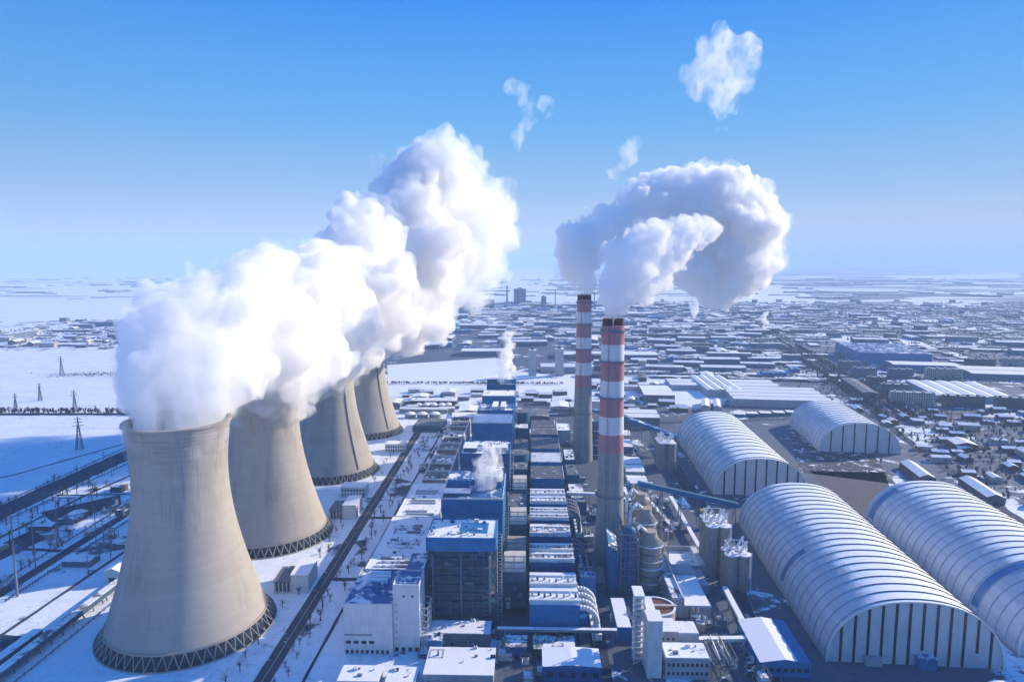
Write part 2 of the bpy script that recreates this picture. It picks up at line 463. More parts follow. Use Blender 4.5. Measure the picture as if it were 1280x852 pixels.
# ------------------------------------------------------------------ steam
def steam_mat(name, dens, g=.35, tint=(.985, .99, .996), torn=None):
    k = NT(name); k.n.remove(k.b)
    v = k.n.new('ShaderNodeVolumeScatter')
    v.inputs['Color'].default_value = (*tint, 1)
    v.inputs['Density'].default_value = dens
    v.inputs['Anisotropy'].default_value = g
    k.l.new(v.outputs[0], k.out.inputs['Volume'])
    if torn:                                    # shredded by the wind: density follows a drawn-out noise
        p = k.pos('world')
        n = k.noise(k.scale(p, (1, 1, .6), rot=(.3, .5, .2)), torn[0], 6, .68, .9)
        k.put(v.inputs['Density'], k.math('MULTIPLY', k.step(n, torn[1], torn[2]), dens))
        k.m.cycles.volume_step_rate = torn[3]
    MATS[name] = k.m
    return k.m
_ico = {}
def ico(level):
    if level not in _ico:
        b = bmesh.new(); bmesh.ops.create_icosphere(b, subdivisions=level, radius=1)
        _ico[level] = (np.array([v.co[:] for v in b.verts]), [tuple(v.index for v in f.verts) for f in b.faces]); b.free()
    return _ico[level]
def puffs_mesh(name, puffs, seed, kids1=16, kids2=5, voxel=2.0, amp=(5, 2.0), rough=(.28, .5), squash=1.0):
    """Cauliflower cloud: each puff carries smaller puffs, which carry smaller ones; all fused into one closed skin."""
    rnd = random.Random(seed)
    allp = []
    def sph():
        z = rnd.uniform(-1, 1); t = rnd.uniform(0, 2 * math.pi); q = math.sqrt(1 - z * z)
        return Vector((q * math.cos(t), q * math.sin(t), z))
    for (x, y, z, r) in puffs:
        c = Vector((x, y, z)); allp.append((c, r))
        for _ in range(kids1):
            d = sph(); r1 = r * rnd.uniform(*rough); c1 = c + d * (r * rnd.uniform(.82, 1.02)); allp.append((c1, r1))
            for _ in range(kids2):
                d2 = sph(); r2 = r1 * rnd.uniform(.3, .5)
                if r2 > voxel * .9: allp.append((c1 + d2 * r1 * .95, r2))
    V, Fs = [], []; off = 0
    for c, r in allp:
        iv, fc = ico(2 if r > 6 else 1)
        V.append(iv * r + np.array(c[:])); Fs += [tuple(i + off for i in f) for f in fc]; off += len(iv)
    V = np.concatenate(V)
    me = bpy.data.meshes.new(name); me.from_pydata([tuple(v) for v in V], [], Fs); me.update()
    o = bpy.data.objects.new(name, me); col.objects.link(o)
    m = o.modifiers.new('fuse', 'REMESH'); m.mode = 'VOXEL'; m.voxel_size = voxel; m.use_smooth_shade = True
    sm = o.modifiers.new('soft', 'SMOOTH'); sm.iterations = 2; sm.factor = .5
    for i, (a, sz) in enumerate(((amp[0], 22.0), (amp[1], 7.0))):
        if a <= 0: continue
        tx = bpy.data.textures.new(name + '_swirl', 'CLOUDS'); tx.noise_scale = sz; tx.noise_depth = 4; tx.noise_basis = 'BLENDER_ORIGINAL'
        d = o.modifiers.new('swirl', 'DISPLACE'); d.texture = tx; d.strength = a; d.mid_level = .5; d.texture_coords = 'GLOBAL'
    m = o.modifiers.new('close', 'REMESH'); m.mode = 'VOXEL'; m.voxel_size = voxel; m.use_smooth_shade = True
    return o
def at(px, py, y):                              # point on the sight line at distance y along the site
    d = _r * ((px - 640) / 853) - _u * ((py - 426) / 853) + _f
    t = y / d.y
    return (d.x * t, y, EYE + d.z * t)
def cloud(name, label, rows, mat, seed, veil=None, extra=(), grow=1.0, **kw):
    """rows: (px, py, radius px, distance) -> real puffs at their own distance and size."""
    ps = list(extra)
    for (px, py, rp, y) in rows:
        p = at(px, py, y); ps.append((*p, rp * y / 853.0 * grow))
    o = puffs_mesh(name, ps, seed, **kw)
    o.data.materials.append(M(mat))
    if veil:
        kw = dict(kw); kw['kids1'] = max(6, kw.get('kids1', 16) // 2); kw['kids2'] = 3; kw['voxel'] = kw.get('voxel', 2) * 1.5; a_ = kw.get('amp', (5, 2)); kw['amp'] = (a_[0] * 2.2, a_[1] * 2)
        rr = random.Random(seed)
        ps2 = [(x + rr.gauss(0, r_ * .15), y + rr.gauss(0, r_ * .15), z + rr.gauss(0, r_ * .15), r_ * 1.08) for x, y, z, r_ in ps if r_ > 9 and rr.random() < .8]
        v = puffs_mesh('steam_veil', ps2, seed + 1, **kw); v.data.materials.append(M(veil)); v.parent = o
    return tag(o, label, 'steam plume')
steam_mat('tower steam', .17, .0, (.79, .845, .91), (.028, .37, .55, 1.2))
steam_mat('stack smoke', .22, .1, (.994, .997, 1.0), (.052, .40, .54, .9))
steam_mat('thin steam', .24, .2, torn=(.10, .40, .62, .7))
steam_mat('veil', .05, .2, torn=(.035, .44, .66, 1.0))
steam_mat('smoke veil', .07, .2, torn=(.06, .44, .66, 1.0))
steam_mat('faint steam', .045, .2, torn=(.035, .42, .68, .7))
MAIN = [  # px, py, r px, distance
 (218,488,50,422),(188,488,34,412),(252,484,36,425),(225,465,60,427),(205,440,50,427),(262,455,60,442),(232,415,50,447),(275,400,58,470),(222,393,34,442),
 (262,372,28,455),(318,360,42,500),(330,430,60,520),(335,470,50,548),(318,496,34,548),(360,470,34,556),(372,440,55,580),(365,385,56,590),(340,342,28,560),
 (400,350,46,650),(420,400,56,680),(412,445,38,700),(385,466,26,660),(440,420,38,735),(455,370,58,760),(450,310,46,780),(440,277,26,800),(470,285,32,830),
 (470,408,32,890),(500,380,50,905),(520,330,58,950),(500,270,42,950),(525,228,40,980),(552,202,30,1000),(575,215,26,1010),(508,215,18,990),
 (560,280,56,1040),(590,270,38,1080),(585,320,38,1080),(560,350,36,1050),(545,385,26,1020),(520,402,24,960),(608,248,18,1090),(606,300,22,1100)]
mouths = [(tx, ty, 131, 25.5) for tx, ty, _, _ in TOWERS] + [(tx + 4, ty + 4, 148, 24) for tx, ty, _, _ in TOWERS]
TAIL = [q for q in MAIN if q[3] >= 1000] + [(625,270,20,1110),(628,300,18,1120),(612,335,22,1110),(592,365,20,1090),(566,225,20,1020),(520,250,30,960)]
MAIN = [q for q in MAIN if q[3] < 1000]
bank = cloud('steam_plume', 'huge white steam bank rolling from the cooling towers up into the sky', MAIN, 'tower steam', 3, 'veil', mouths, grow=1.06, kids1=22, kids2=6, voxel=1.7, amp=(9, 5), rough=(.2, .42))
steam_mat('tail steam', .045, .0, (.86, .90, .95), (.02, .34, .62, 1.5))
tail = cloud('thinning_tail', None, TAIL, 'tail steam', 4, 'veil', grow=1.1, kids1=22, kids2=6, voxel=1.9, amp=(14, 6), rough=(.2, .42))
if 'category' in tail: del tail['category']
tail.parent = bank
NEAR = [(765,392,9,500),(768,382,13,501),(772,370,19,503),(776,352,25,506),(788,332,28,510),(798,318,24,514),(812,305,24,520),(830,298,20,528),(850,296,20,538),(783,345,22,507),(868,292,17,548),(884,287,13,556),(842,314,20,530),(818,336,22,520),(802,358,18,512),(826,352,12,516)]
cloud('smoke_plume', 'crisp billowing white plume rising from the nearer chimney', NEAR, 'stack smoke', 5, 'smoke veil', grow=1.12, kids1=30, kids2=9, voxel=.7, amp=(2.4, 2.2), rough=(.18, .42))
FAR = [(728,358,9,774),(728,350,14,774),(722,328,20,776),(716,305,20,780),(735,305,24,790),(752,290,25,800),(770,285,22,810),(790,275,22,820),(800,255,24,830),(825,243,22,840),(842,238,22,850),
 (862,250,28,860),(885,248,32,870),(905,240,28,880),(925,255,30,890),(940,275,30,900),(953,290,18,905),(915,290,42,890),(880,300,32,880),(930,320,32,890),(905,345,28,880),(890,360,20,870),(862,290,24,860),(925,350,20,885),(840,275,20,850),(812,280,18,840),(850,308,24,850),(866,335,22,860),(846,332,15,850),(868,356,13,866),(835,262,20,846)]
cloud('smoke_plume', 'broad white plume arching from the more distant chimney and hanging over the town', FAR, 'stack smoke', 8, 'smoke veil', grow=1.12, kids1=26, kids2=8, voxel=1.2, amp=(6, 4), rough=(.18, .42))
wk = dict(kids1=14, kids2=4, rough=(.25, .6))
cloud('steam_plume', 'thin ragged steam rising from the deep blue boiler house', [(603,612,10,500),(605,600,13,501),(609,588,15,503),(612,576,13,504),(620,566,9,505),(600,576,9,503),(606,562,7,504)], 'thin steam', 15, kids1=14, kids2=4, voxel=.6, amp=(4, 3), rough=(.3, .7))
cloud('steam_plume', 'slim column of steam above the last boiler house of the row', [(632,478,8,940),(631,468,9,941),(633,456,9,943),(632,445,8,945),(636,434,7,947),(632,424,7,948),(638,417,6,949)], 'thin steam', 16, kids1=12, kids2=3, voxel=.9, amp=(5, 4), rough=(.3, .7))
cloud('steam_plume', 'small white vent plume far off in the hazy town', [(956,408,3,1900),(957,403,4,1902),(954,397,4,1905),(958,392,3,1908)], 'thin steam', 17, kids1=8, kids2=2, voxel=1.4, amp=(6, 4), rough=(.3, .6))
cloud('steam_plume', 'small white vent plume under the hanging smoke in the distance', [(868,392,4,2300),(869,386,5,2302),(866,381,5,2305),(872,378,4,2308)], 'thin steam', 18, kids1=8, kids2=2, voxel=1.6, amp=(6, 4), rough=(.3, .6))
cloud('cloud_scrap', 'torn white scrap of cloud high above the smoke on the right', [(905,62,22,1100),(926,66,18,1100),(934,84,14,1100),(890,78,22,1100),(902,92,26,1100),(878,96,22,1100),(870,104,14,1100),(918,96,20,1100),(930,104,12,1100),(896,114,18,1100),(902,128,15,1100),(902,142,9,1100)], 'faint steam', 21, kids1=10, kids2=2, voxel=2.2, amp=(14, 5), rough=(.3, .6))
cloud('cloud_scrap', 'faint torn wisp of cloud above the left of the chimneys', [(640,108,10,1100),(652,112,9,1100),(655,124,9,1100),(660,136,10,1100),(664,148,8,1100),(682,128,10,1100),(684,138,8,1100),(655,158,8,1100),(648,172,8,1100),(646,184,6,1100)], 'faint steam', 22, kids1=8, kids2=2, voxel=2.0, amp=(12, 5), rough=(.3, .6))
cloud('cloud_scrap', 'small pale puff of cloud just above the far smoke plume', [(790,182,10,1100),(786,190,12,1100),(788,199,9,1100),(778,207,8,1100),(768,216,8,1100)], 'faint steam', 23, kids1=8, kids2=2, voxel=2.0, amp=(10, 4), rough=(.3, .6))
cloud('cloud_scrap', 'tiny speck of cloud below the torn white scrap', [(902,164,5,1100),(907,164,4,1100),(897,163,4,1100)], 'faint steam', 24, kids1=8, kids2=2, voxel=1.4, amp=(5, 3), rough=(.3, .6))
# ------------------------------------------------------------------ roads, water, level surfaces
def strip(name, pts, w, mat, z=.05, kerb=False):
    mb = MB(); L, Rr = [], []
    if not name.endswith('markings'):           # ploughed edges are never ruler-straight
        q = random.Random(int(w * 100) + len(pts)); fine = []
        for a, b in zip(pts, pts[1:]):
            a, b = Vector(a), Vector(b); k = max(1, int((b - a).length / 9))
            fine += [tuple(a + (b - a) * i / k) for i in range(k)]
        pts = fine + [pts[-1]]
        jit = min(.9, w * .06) if not kerb else .12
    else: jit = 0; q = random
    for i, p in enumerate(pts):
        a = Vector(pts[max(0, i - 1)]); b = Vector(pts[min(len(pts) - 1, i + 1)])
        n = (b - a).normalized(); n = Vector((n.y, -n.x))
        L.append(Vector(p) - n * (w / 2 + q.gauss(0, 1) * jit)); Rr.append(Vector(p) + n * (w / 2 + q.gauss(0, 1) * jit))
    vs = [(q.x, q.y, z) for q in L + Rr]; k = len(pts)
    mb.add(vs, [(i, k + i, k + i + 1, i + 1) for i in range(k - 1)])
    o = struct(name, mb, mat)
    if kerb:
        for side in (L, Rr):
            kb = MB()
            for a, b in zip(side, side[1:]): kb.bar((a.x, a.y, .07), (b.x, b.y, .07), .25, 0, 4)
            struct('kerb', kb, 'concrete')
    return o
paint('road', (.05, .06, .082), .9, .35, .06)
paint('dark road', (.017, .036, .075), .9, .35, .06)
paint('ice water', (.012, .045, .085), .95, .4, .02)
strip('road', [(-147, 240), (-148, 400), (-150, 640), (-152, 860), (-154, 985)], 9.5, 'road', .05, True)
strip('road_markings', [(-147, 240), (-148, 400), (-150, 640), (-152, 860), (-154, 985)], .25, 'white cladding', .056)
strip('path', [(-125, 330), (-124, 600), (-121, 880)], 2.2, 'dark road', .05)
strip('path', [(-148, 470), (-124, 470)], 5, 'dark road', .045)
strip('path', [(-148, 590), (-122, 590)], 5, 'dark road', .045)
strip('road', [(129, 240), (131, 356), (146, 480), (156, 560), (160, 640), (163, 830), (170, 960)], 15, 'dark road', .05, True)
strip('road', [(-16, 340), (33, 341), (128, 342)], 8, 'dark road', .04)
strip('road', [(41, 352), (42, 600), (44, 900)], 9, 'dark road', .045)
strip('road', [(-369, 240), (-369, 440), (-370, 590), (-375, 860)], 9, 'dark road', .05, True)
strip('canal', [(-489, 400), (-488, 600), (-482, 780), (-470, 940)], 30, 'ice water', .04)
strip('embankment', [(-1500, 985), (-800, 990), (-600, 997), (-240, 1003)], 15, 'dark road', .05)
strip('path', [(-450, 400), (-440, 640), (-420, 800)], 4, 'road', .045)
strip('road', [(520, 1010), (494, 917), (464, 755), (434, 590), (400, 400)], 12, 'dark road', .05)
strip('road', [(690, 1840), (600, 1330), (530, 1010)], 30, 'dark road', .05)
strip('road', [(170, 960), (330, 985), (520, 1010), (900, 1080)], 12, 'dark road', .045)
for nm, pts, mt in (('coal_yard', [G(985, 535), G(1000, 590), G(1120, 605), G(1085, 560), G(1050, 518), G(1002, 516)], 'dusted yard'),
                    ('bare_yard', [G(1012, 588), G(1060, 640), G(1130, 655), G(1105, 590)], 'brown wall'),
                    ('coal_yard', [G(835, 545), G(862, 600), G(892, 618), G(868, 640), G(840, 600), G(822, 552)], 'dusted yard')):
    a = sum(pts[i][0] * pts[(i + 1) % len(pts)][1] - pts[(i + 1) % len(pts)][0] * pts[i][1] for i in range(len(pts)))
    struct(nm, MB().prism(pts if a > 0 else pts[::-1], -.5, .03), mt)
strip('path', [(-330, 300), (-326, 430), (-322, 560)], 3, 'road', .045)
strip('path', [(-700, 560), (-560, 700), (-505, 860)], 4, 'road', .045)
strip('path', [(-470, 640), (-372, 646)], 4, 'road', .045)
strip('path', [(-480, 520), (-375, 512)], 5, 'dark road', .045)
for nm, pts in (('frozen_pond', [G(0, 792), G(0, 850), G(22, 815), G(36, 795)]), ('bare_yard', [G(0, 680), G(40, 662), G(60, 672), G(0, 700)]), ('bare_yard', [G(50, 640), G(150, 618), G(152, 630), G(70, 655)])):
    a = sum(pts[i][0] * pts[(i + 1) % len(pts)][1] - pts[(i + 1) % len(pts)][0] * pts[i][1] for i in range(len(pts)))
    struct(nm, MB().prism(pts if a > 0 else pts[::-1], -.5, .035), 'ice water' if nm == 'frozen_pond' else 'dark road')
# roadside lawns lying white beside the plant road, and far white fields
def patch(pts, mat='full snow', z=.06, name='snow_field'):
    a = sum(pts[i][0] * pts[(i + 1) % len(pts)][1] - pts[(i + 1) % len(pts)][0] * pts[i][1] for i in range(len(pts)))
    return struct(name, MB().prism(pts if a > 0 else pts[::-1], -.5, z), mat)
patch([G(*q) for q in ((484, 456), (618, 447), (640, 452), (622, 482), (486, 486))])
patch([G(*q) for q in ((640, 482), (716, 470), (716, 490), (660, 500))])
patch([G(*q) for q in ((745, 470), (820, 480), (822, 498), (765, 500))])
patch([G(*q) for q in ((590, 338), (690, 334), (700, 372), (600, 366))])
patch([G(*q) for q in ((930, 357), (975, 356), (1020, 372), (1010, 388), (930, 384), (880, 372))])
patch([G(*q) for q in ((1000, 388), (1064, 390), (1060, 394), (1000, 393))])
patch([G(*q) for q in ((1010, 414), (1070, 421), (1062, 428), (1012, 420))])
patch([G(*q) for q in ((1170, 417), (1240, 425), (1215, 431), (1175, 424))])
patch([G(*q) for q in ((1085, 396), (1200, 399), (1190, 402), (1090, 400))])
patch([G(*q) for q in ((1100, 345), (1270, 342), (1278, 347), (1140, 350))])
patch([G(*q) for q in ((1130, 376), (1270, 382), (1240, 386), (1140, 381))])

# ------------------------------------------------------------------ building helpers
def windows(parent, spots, w, h, face, at_, mat='dark window'):
    """Single windows on a wall; face = 'y' (wall at y = at_) or 'x'; spots = (along, z)."""
    for a, z in spots:
        m = MB()
        if face == 'y': m.box(a - w / 2, a + w / 2, at_ - .06, at_ + .05, z, z + h)
        else: m.box(at_ - .05, at_ + .06, a - w / 2, a + w / 2, z, z + h)
        m.build('window', mat, parent)
def roof_clutter(parent, x0, x1, y0, y1, z, n, seed, big=1.0):
    r = random.Random(seed)
    for i in range(n):
        x, y = r.uniform(x0, x1), r.uniform(y0, y1); s = r.uniform(.5, 1.5) * big
        m = MB()
        if r.random() < .4: m.rings([(s * .6, z), (s * .6, z + s), (s * .8, z + s), (s * .8, z + s * 1.3)], 12, 0, x, y, cap1=True)
        else: m.box(x - s, x + s, y - s * .6, y + s * .6, z, z + s * r.uniform(.6, 1.6))
        m.build('roof_vent', r.choice(['white steel', 'grey steel', 'dark steel', 'snowy roof']), parent)
def parapet(mb, x0, x1, y0, y1, z, h=.9, t=.4, m=0):
    mb.box(x0, x1, y0, y0 + t, z, z + h, m); mb.box(x0, x1, y1 - t, y1, z, z + h, m)
    mb.box(x0, x0 + t, y0 + t, y1 - t, z, z + h, m); mb.box(x1 - t, x1, y0 + t, y1 - t, z, z + h, m)
def lattice(mb, x0, x1, y0, y1, z0, z1, nx, ny, nz, w=.35, m=0, brace=True, seed=0):
    """Open steel frame on the outer faces of a box."""
    r = random.Random(seed)
    X = [x0 + (x1 - x0) * i / nx for i in range(nx + 1)]; Y = [y0 + (y1 - y0) * i / ny for i in range(ny + 1)]; Z = [z0 + (z1 - z0) * i / nz for i in range(nz + 1)]
    for x in X:
        for y in (y0, y1): mb.bar((x, y, z0), (x, y, z1), w, m)
    for y in Y[1:-1]:
        for x in (x0, x1): mb.bar((x, y, z0), (x, y, z1), w, m)
    for z in Z[1:]:
        for y in (y0, y1): mb.bar((x0, y, z), (x1, y, z), w * .8, m)
        for x in (x0, x1): mb.bar((x, y0, z), (x, y1, z), w * .8, m)
    if brace:
        for k in range(nz):
            i = r.randrange(nx); mb.bar((X[i], y0, Z[k]), (X[i + 1], y0, Z[k + 1]), w * .55, m)
            j = r.randrange(ny); mb.bar((x0, Y[j], Z[k]), (x0, Y[j + 1], Z[k + 1]), w * .55, m); mb.bar((x1, Y[j], Z[k]), (x1, Y[j + 1], Z[k + 1]), w * .55, m)
    return mb

# ------------------------------------------------------------------ boiler houses
def boiler_house(x0, x1, y0, y1, h, band, label, wall='blue cladding', roof='snowy roof', clad=0, penthouse=(), seed=0, group='blue boiler houses in line', clutter=10, recess=None):
    t = thing('boiler_house', label, 'boiler house', ((x0 + x1) / 2, y0, 0), 0, group)
    W = (x1 - x0) / 2; D = y1 - y0; zb = h - band
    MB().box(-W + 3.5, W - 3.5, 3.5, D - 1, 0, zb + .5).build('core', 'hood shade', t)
    fr = MB(); lattice(fr, -W + .6, W - .6, .8, D - .8, 0, zb, 6, 4, 10, .42, 0, True, seed)
    fr.build('steel_frame', 'frame steel', t)
    r = random.Random(seed + 50)
    for k in range(8):                          # floors of the open frame
        z = zb * (k + 1) / 9
        m = MB().box(-W + 1.2, W - 1.2, 1.3, D - 1.4, z - .2, z + .1, 0)
        m.build('floor_deck', 'teal cladding' if k % 3 else 'grey steel', t)
    for k in range(26):                         # plant seen between the columns
        z = zb * r.random() * .95; x = r.uniform(-W + 2, W - 5); w = r.uniform(1, 5); hh = r.uniform(1, 4)
        MB().box(x, x + w, 1.6, 3.4, z, min(z + hh, zb - .2)).build('equipment', r.choice(['frame steel', 'dark steel', 'teal cladding', 'grey steel', 'teal cladding', 'deep blue cladding', 'white steel' if k % 4 == 0 else 'dark steel']), t)
    for k in range(3):
        x = -W + 4 + k * (2 * W - 8) / 2
        MB().pipe([(x, .5, 2), (x, .5, zb - 3)], .9, 0, 8).build('riser_pipe', 'grey steel', t)
    MB().box(-W, W, 0, D, zb, h - .8, 0).build('wall_band', wall, t)
    MB().box(-W + .5, W - .5, .5, D - .5, h - .8, h - .35).build('roof', roof, t)
    pa = MB(); parapet(pa, -W, W, 0, D, h - .8, 1.1, .45); pa.build('parapet', wall if seed % 2 else 'white cladding', t)
    if clad:                                    # cladded lower walls
        MB().box(-W + .3, W - .3, .3, D - .3, clad, zb - .1).build('wall', wall, t)
    for (a, b, c, d, hh, mt) in penthouse:
        q = MB().box(a, b, c, d, h - .35, h - .35 + hh - .3); q.build('penthouse', mt, t)
        MB().box(a - .3, b + .3, c - .3, d + .3, h - .65 + hh, h - .25 + hh).build('penthouse_roof', 'snowy roof' if mt != 'blue cladding' else 'snowy blue roof', t)
    if recess:
        a, b, c, d = recess
        MB().box(a, b, c, d, h - .34, h - .1).build('roof_panel', 'blue cladding', t)
    roof_clutter(t, -W + 2, W - 2, 2, D - 2, h - .35, clutter, seed + 3)
    # stair tower with zigzag flights on the east side
    st = MB(); lattice(st, W + .3, W + 3.3, D * .3, D * .3 + 5, 0, h - 3, 1, 1, 14, .22, 0, True, seed)
    st.build('stair_tower', 'white steel', t)
    return t
boiler_house(-65, -21.5, 405, 437, 59.4, 8.6, 'boiler house with blue roof band over open glazed steel frame, nearest of the blue row', recess=(-2, 16, 9, 26), clutter=26, seed=1)
boiler_house(-65, -20, 477, 536, 59, 11, 'deep blue boiler house with stepped blue roofs, steam rising from its middle', roof='snowy blue roof', clad=20, seed=2,
             penthouse=((-20, -4, 22, 44, 7, 'blue cladding'), (8, 21, 24, 50, 9, 'blue cladding'), (-21, -2, 6, 16, 2.5, 'teal cladding')), clutter=12)
boiler_house(-64, -19, 600, 646, 57, 10, 'teal and blue boiler house behind the deep blue one, snow along its right roof edge', wall='deep blue cladding', roof='snowy blue roof', clad=18, seed=3,
             penthouse=((-20, -8, 6, 26, 4, 'teal cladding'), (6, 20, 8, 18, 4, 'white cladding')), clutter=14)
boiler_house(-63, -20, 707, 748, 60, 9.5, 'boiler house with plain white snowy roof over a blue band, mid row', roof='full snow', clad=10, seed=4, clutter=5)
boiler_house(-62, -20, 775, 815, 58, 9, 'boiler house whose snowy roof carries two slanting white ducts', roof='snowy blue roof', clad=12, seed=5,
             penthouse=((-4, 2, 4, 34, 4, 'white cladding'), (6, 11, 4, 34, 4, 'white cladding')), clutter=3)
boiler_house(-62, -20, 852, 890, 60, 9, 'second last boiler house of the blue row, dotted white roof', roof='full snow', clad=12, seed=6, clutter=8)
boiler_house(-61, -21, 925, 966, 61, 10, 'last boiler house of the blue row with dark stepped top and thin steam', wall='deep blue cladding', roof='snowy blue roof', clad=12, seed=7,
             penthouse=((-20, -6, 6, 30, 7, 'deep blue cladding'), (4, 20, 10, 34, 6, 'blue cladding')), clutter=4)

# ------------------------------------------------------------------ turbine halls and the white office block
def turbine_hall(x0, x1, y0, y1, h, label, cross, roof='snowy roof', wall='grey cladding', mon='skylight', mm='half snowy roof', seed=0):
    t = thing('turbine_hall', label, 'turbine hall', ((x0 + x1) / 2, y0, 0), 0, 'turbine halls along the blue boiler houses')
    W, D = (x1 - x0) / 2, y1 - y0
    MB().box(-W, W, 0, D, 0, h).build('walls', wall, t)
    MB().box(-W + .4, W - .4, .4, D - .4, h + .01, h + .35).build('roof', roof, t)
    pa = MB(); parapet(pa, -W - .1, W + .1, -.1, D + .1, h, .8, .4); pa.build('parapet', 'white cladding', t)
    r = random.Random(seed)
    y = 5
    while y < D - 8:
        for k in range(cross):
            a = -W * .62 + r.uniform(-1, 1)
            m = MB().rings([(0, 0)], 3)
            s = MB(); n = 8; wd = W * r.uniform(1.0, 1.3)
            vs = []
            for i in range(n + 1):
                tt = math.pi * i / n; vs += [(a, y + 1.8 - 1.8 * math.cos(tt), h + .3 + 1.3 * math.sin(tt)), (a + wd, y + 1.8 - 1.8 * math.cos(tt), h + .3 + 1.3 * math.sin(tt))]
            s.add(vs, [(2 * i, 2 * i + 1, 2 * i + 3, 2 * i + 2) for i in range(n)] + [tuple(range(0, 2 * n + 2, 2)), tuple(range(1, 2 * n + 2, 2))[::-1]])
            s.build(mon, mm, t)
            y += 6.2
        y += r.uniform(8, 14)
    for i in range(int(D / 7)):                 # tall wall windows on the west side
        MB().box(-W - .08, -W + .02, 3 + i * 7, 6.4 + i * 7, h * .45, h * .8).build('window', 'dark window', t)
    roof_clutter(t, -W * .9, W * .9, 2, D - 2, h + .3, int(D / 9), seed + 9, .9)
    return t
turbine_hall(-109, -72, 424, 520, 28, 'long pale snow-roofed turbine hall directly behind the white office block', 3, seed=1)
turbine_hall(-108, -73, 522, 606, 26.5, 'snow-roofed turbine hall with dark ridge vents, beyond the nearest one', 2, seed=2, mm='grey cladding')
def bay_hall(x0, x1, y0, y1, h, n, label):
    t = thing('transformer_bay', label, 'plant building', ((x0 + x1) / 2, y0, 0))
    W, D = (x1 - x0) / 2, y1 - y0
    MB().box(-W, W, 0, D, 0, h).build('walls', 'grey cladding', t)
    r = random.Random(11)
    for i in range(n):
        a = D * i / n + 1.2; b = D * (i + 1) / n - 1.2
        MB().box(-W + 2.2, W - 2.2, a, b, h + .01, h + .3).build('roof_panel', ('brown wall', 'thin snow roof', 'brown wall', 'half snowy roof')[i % 4], t)
        fr = MB(); parapet(fr, -W + .6, W - .6, a - .8, b + .8, h + .0, 1.5, 1.1); fr.build('roof_frame', 'white cladding', t)
        for k in range(3): MB().box(-W + 3 + k * 6, -W + 6 + k * 6, a + 3, a + 6, h + .3, h + r.uniform(1, 3)).build('roof_unit', r.choice(['dark steel', 'grey steel', 'snowy roof']), t)
    return t
bay_hall(-106, -80, 612, 905, 19, 11, 'long ladder-like roof of brown panels in pale frames left of the blue boiler houses')

t = thing('office_block', 'white flat-fronted plant building with small dark windows, nearest left of the boiler houses', 'building', (-109.5, 376, 0))
MB().box(0, 28.7, 0, 46, 0, 30).build('walls', 'white cladding', t)
MB().box(.5, 28.2, .5, 45.5, 30.01, 30.4).build('roof', 'snowy blue roof', t)
pa = MB(); parapet(pa, -.05, 28.7, -.05, 46, 30, 1.0, .5); pa.build('parapet', 'white cladding', t)
windows(t, [(2.5 + i * 4.6, 6.3) for i in range(4)], 2.9, 1.9, 'y', 0)
windows(t, [(1.6 + i * 3.0, .2) for i in range(9)], 1.7, 2.2, 'y', 0)
MB().box(.4, 16.5, -.16, -.02, 11.4, 12.2).build('cornice', 'grey steel', t)
for i in range(6):
    s = MB(); y = 14 + i * 5.0; n = 8; vs = []
    for q in range(n + 1):
        tt = math.pi * q / n; vs += [(7, y + 1.5 - 1.5 * math.cos(tt), 30.4 + 1.5 * math.sin(tt)), (21 - i % 2, y + 1.5 - 1.5 * math.cos(tt), 30.4 + 1.5 * math.sin(tt))]
    s.add(vs, [(2 * q, 2 * q + 1, 2 * q + 3, 2 * q + 2) for q in range(n)] + [tuple(range(0, 2 * n + 2, 2)), tuple(range(1, 2 * n + 2, 2))[::-1]])
    s.build('skylight', 'snowy blue roof' if i < 3 else 'full snow', t)
t = thing('stair_tower_block', 'tall white tower block joined to the right of the white office block, blue snowy top', 'building', (-80.7, 378.5, 0))
MB().box(0, 15.6, 0, 20, 0, 40.4).build('walls', 'white cladding', t)
MB().box(2, 15, 1, 19, 40.41, 41).build('roof', 'snowy blue roof', t)
pa = MB(); parapet(pa, 0, 15.6, 0, 20, 40.4, 1.5, .5); pa.build('parapet', 'white cladding', t)
MB().box(4, 15.5, 20.1, 44, 0, 41.5).build('rear_wing', 'deep blue cladding', t)
MB().box(4.5, 15, 21, 43.5, 41.51, 42).build('rear_roof', 'snowy blue roof', t)
windows(t, [(6.5, 34), (11.5, 34)], 1.3, 1.3, 'y', 0)
windows(t, [(2.0, 8 + k * 4.2) for k in range(6)], .6, .9, 'y', 0)
MB().box(15.7, 20.5, 2, 18, 0, 9.5).build('side_wing', 'white cladding', t)
fr = MB(); lattice(fr, 15.9, 20, 3, 17, 9.6, 26, 1, 2, 4, .3); fr.build('steel_frame', 'white steel', t)
windows(t, [(1.8 + i * 4.0, .4) for i in range(4)], 2.2, 2.6, 'y', 0)

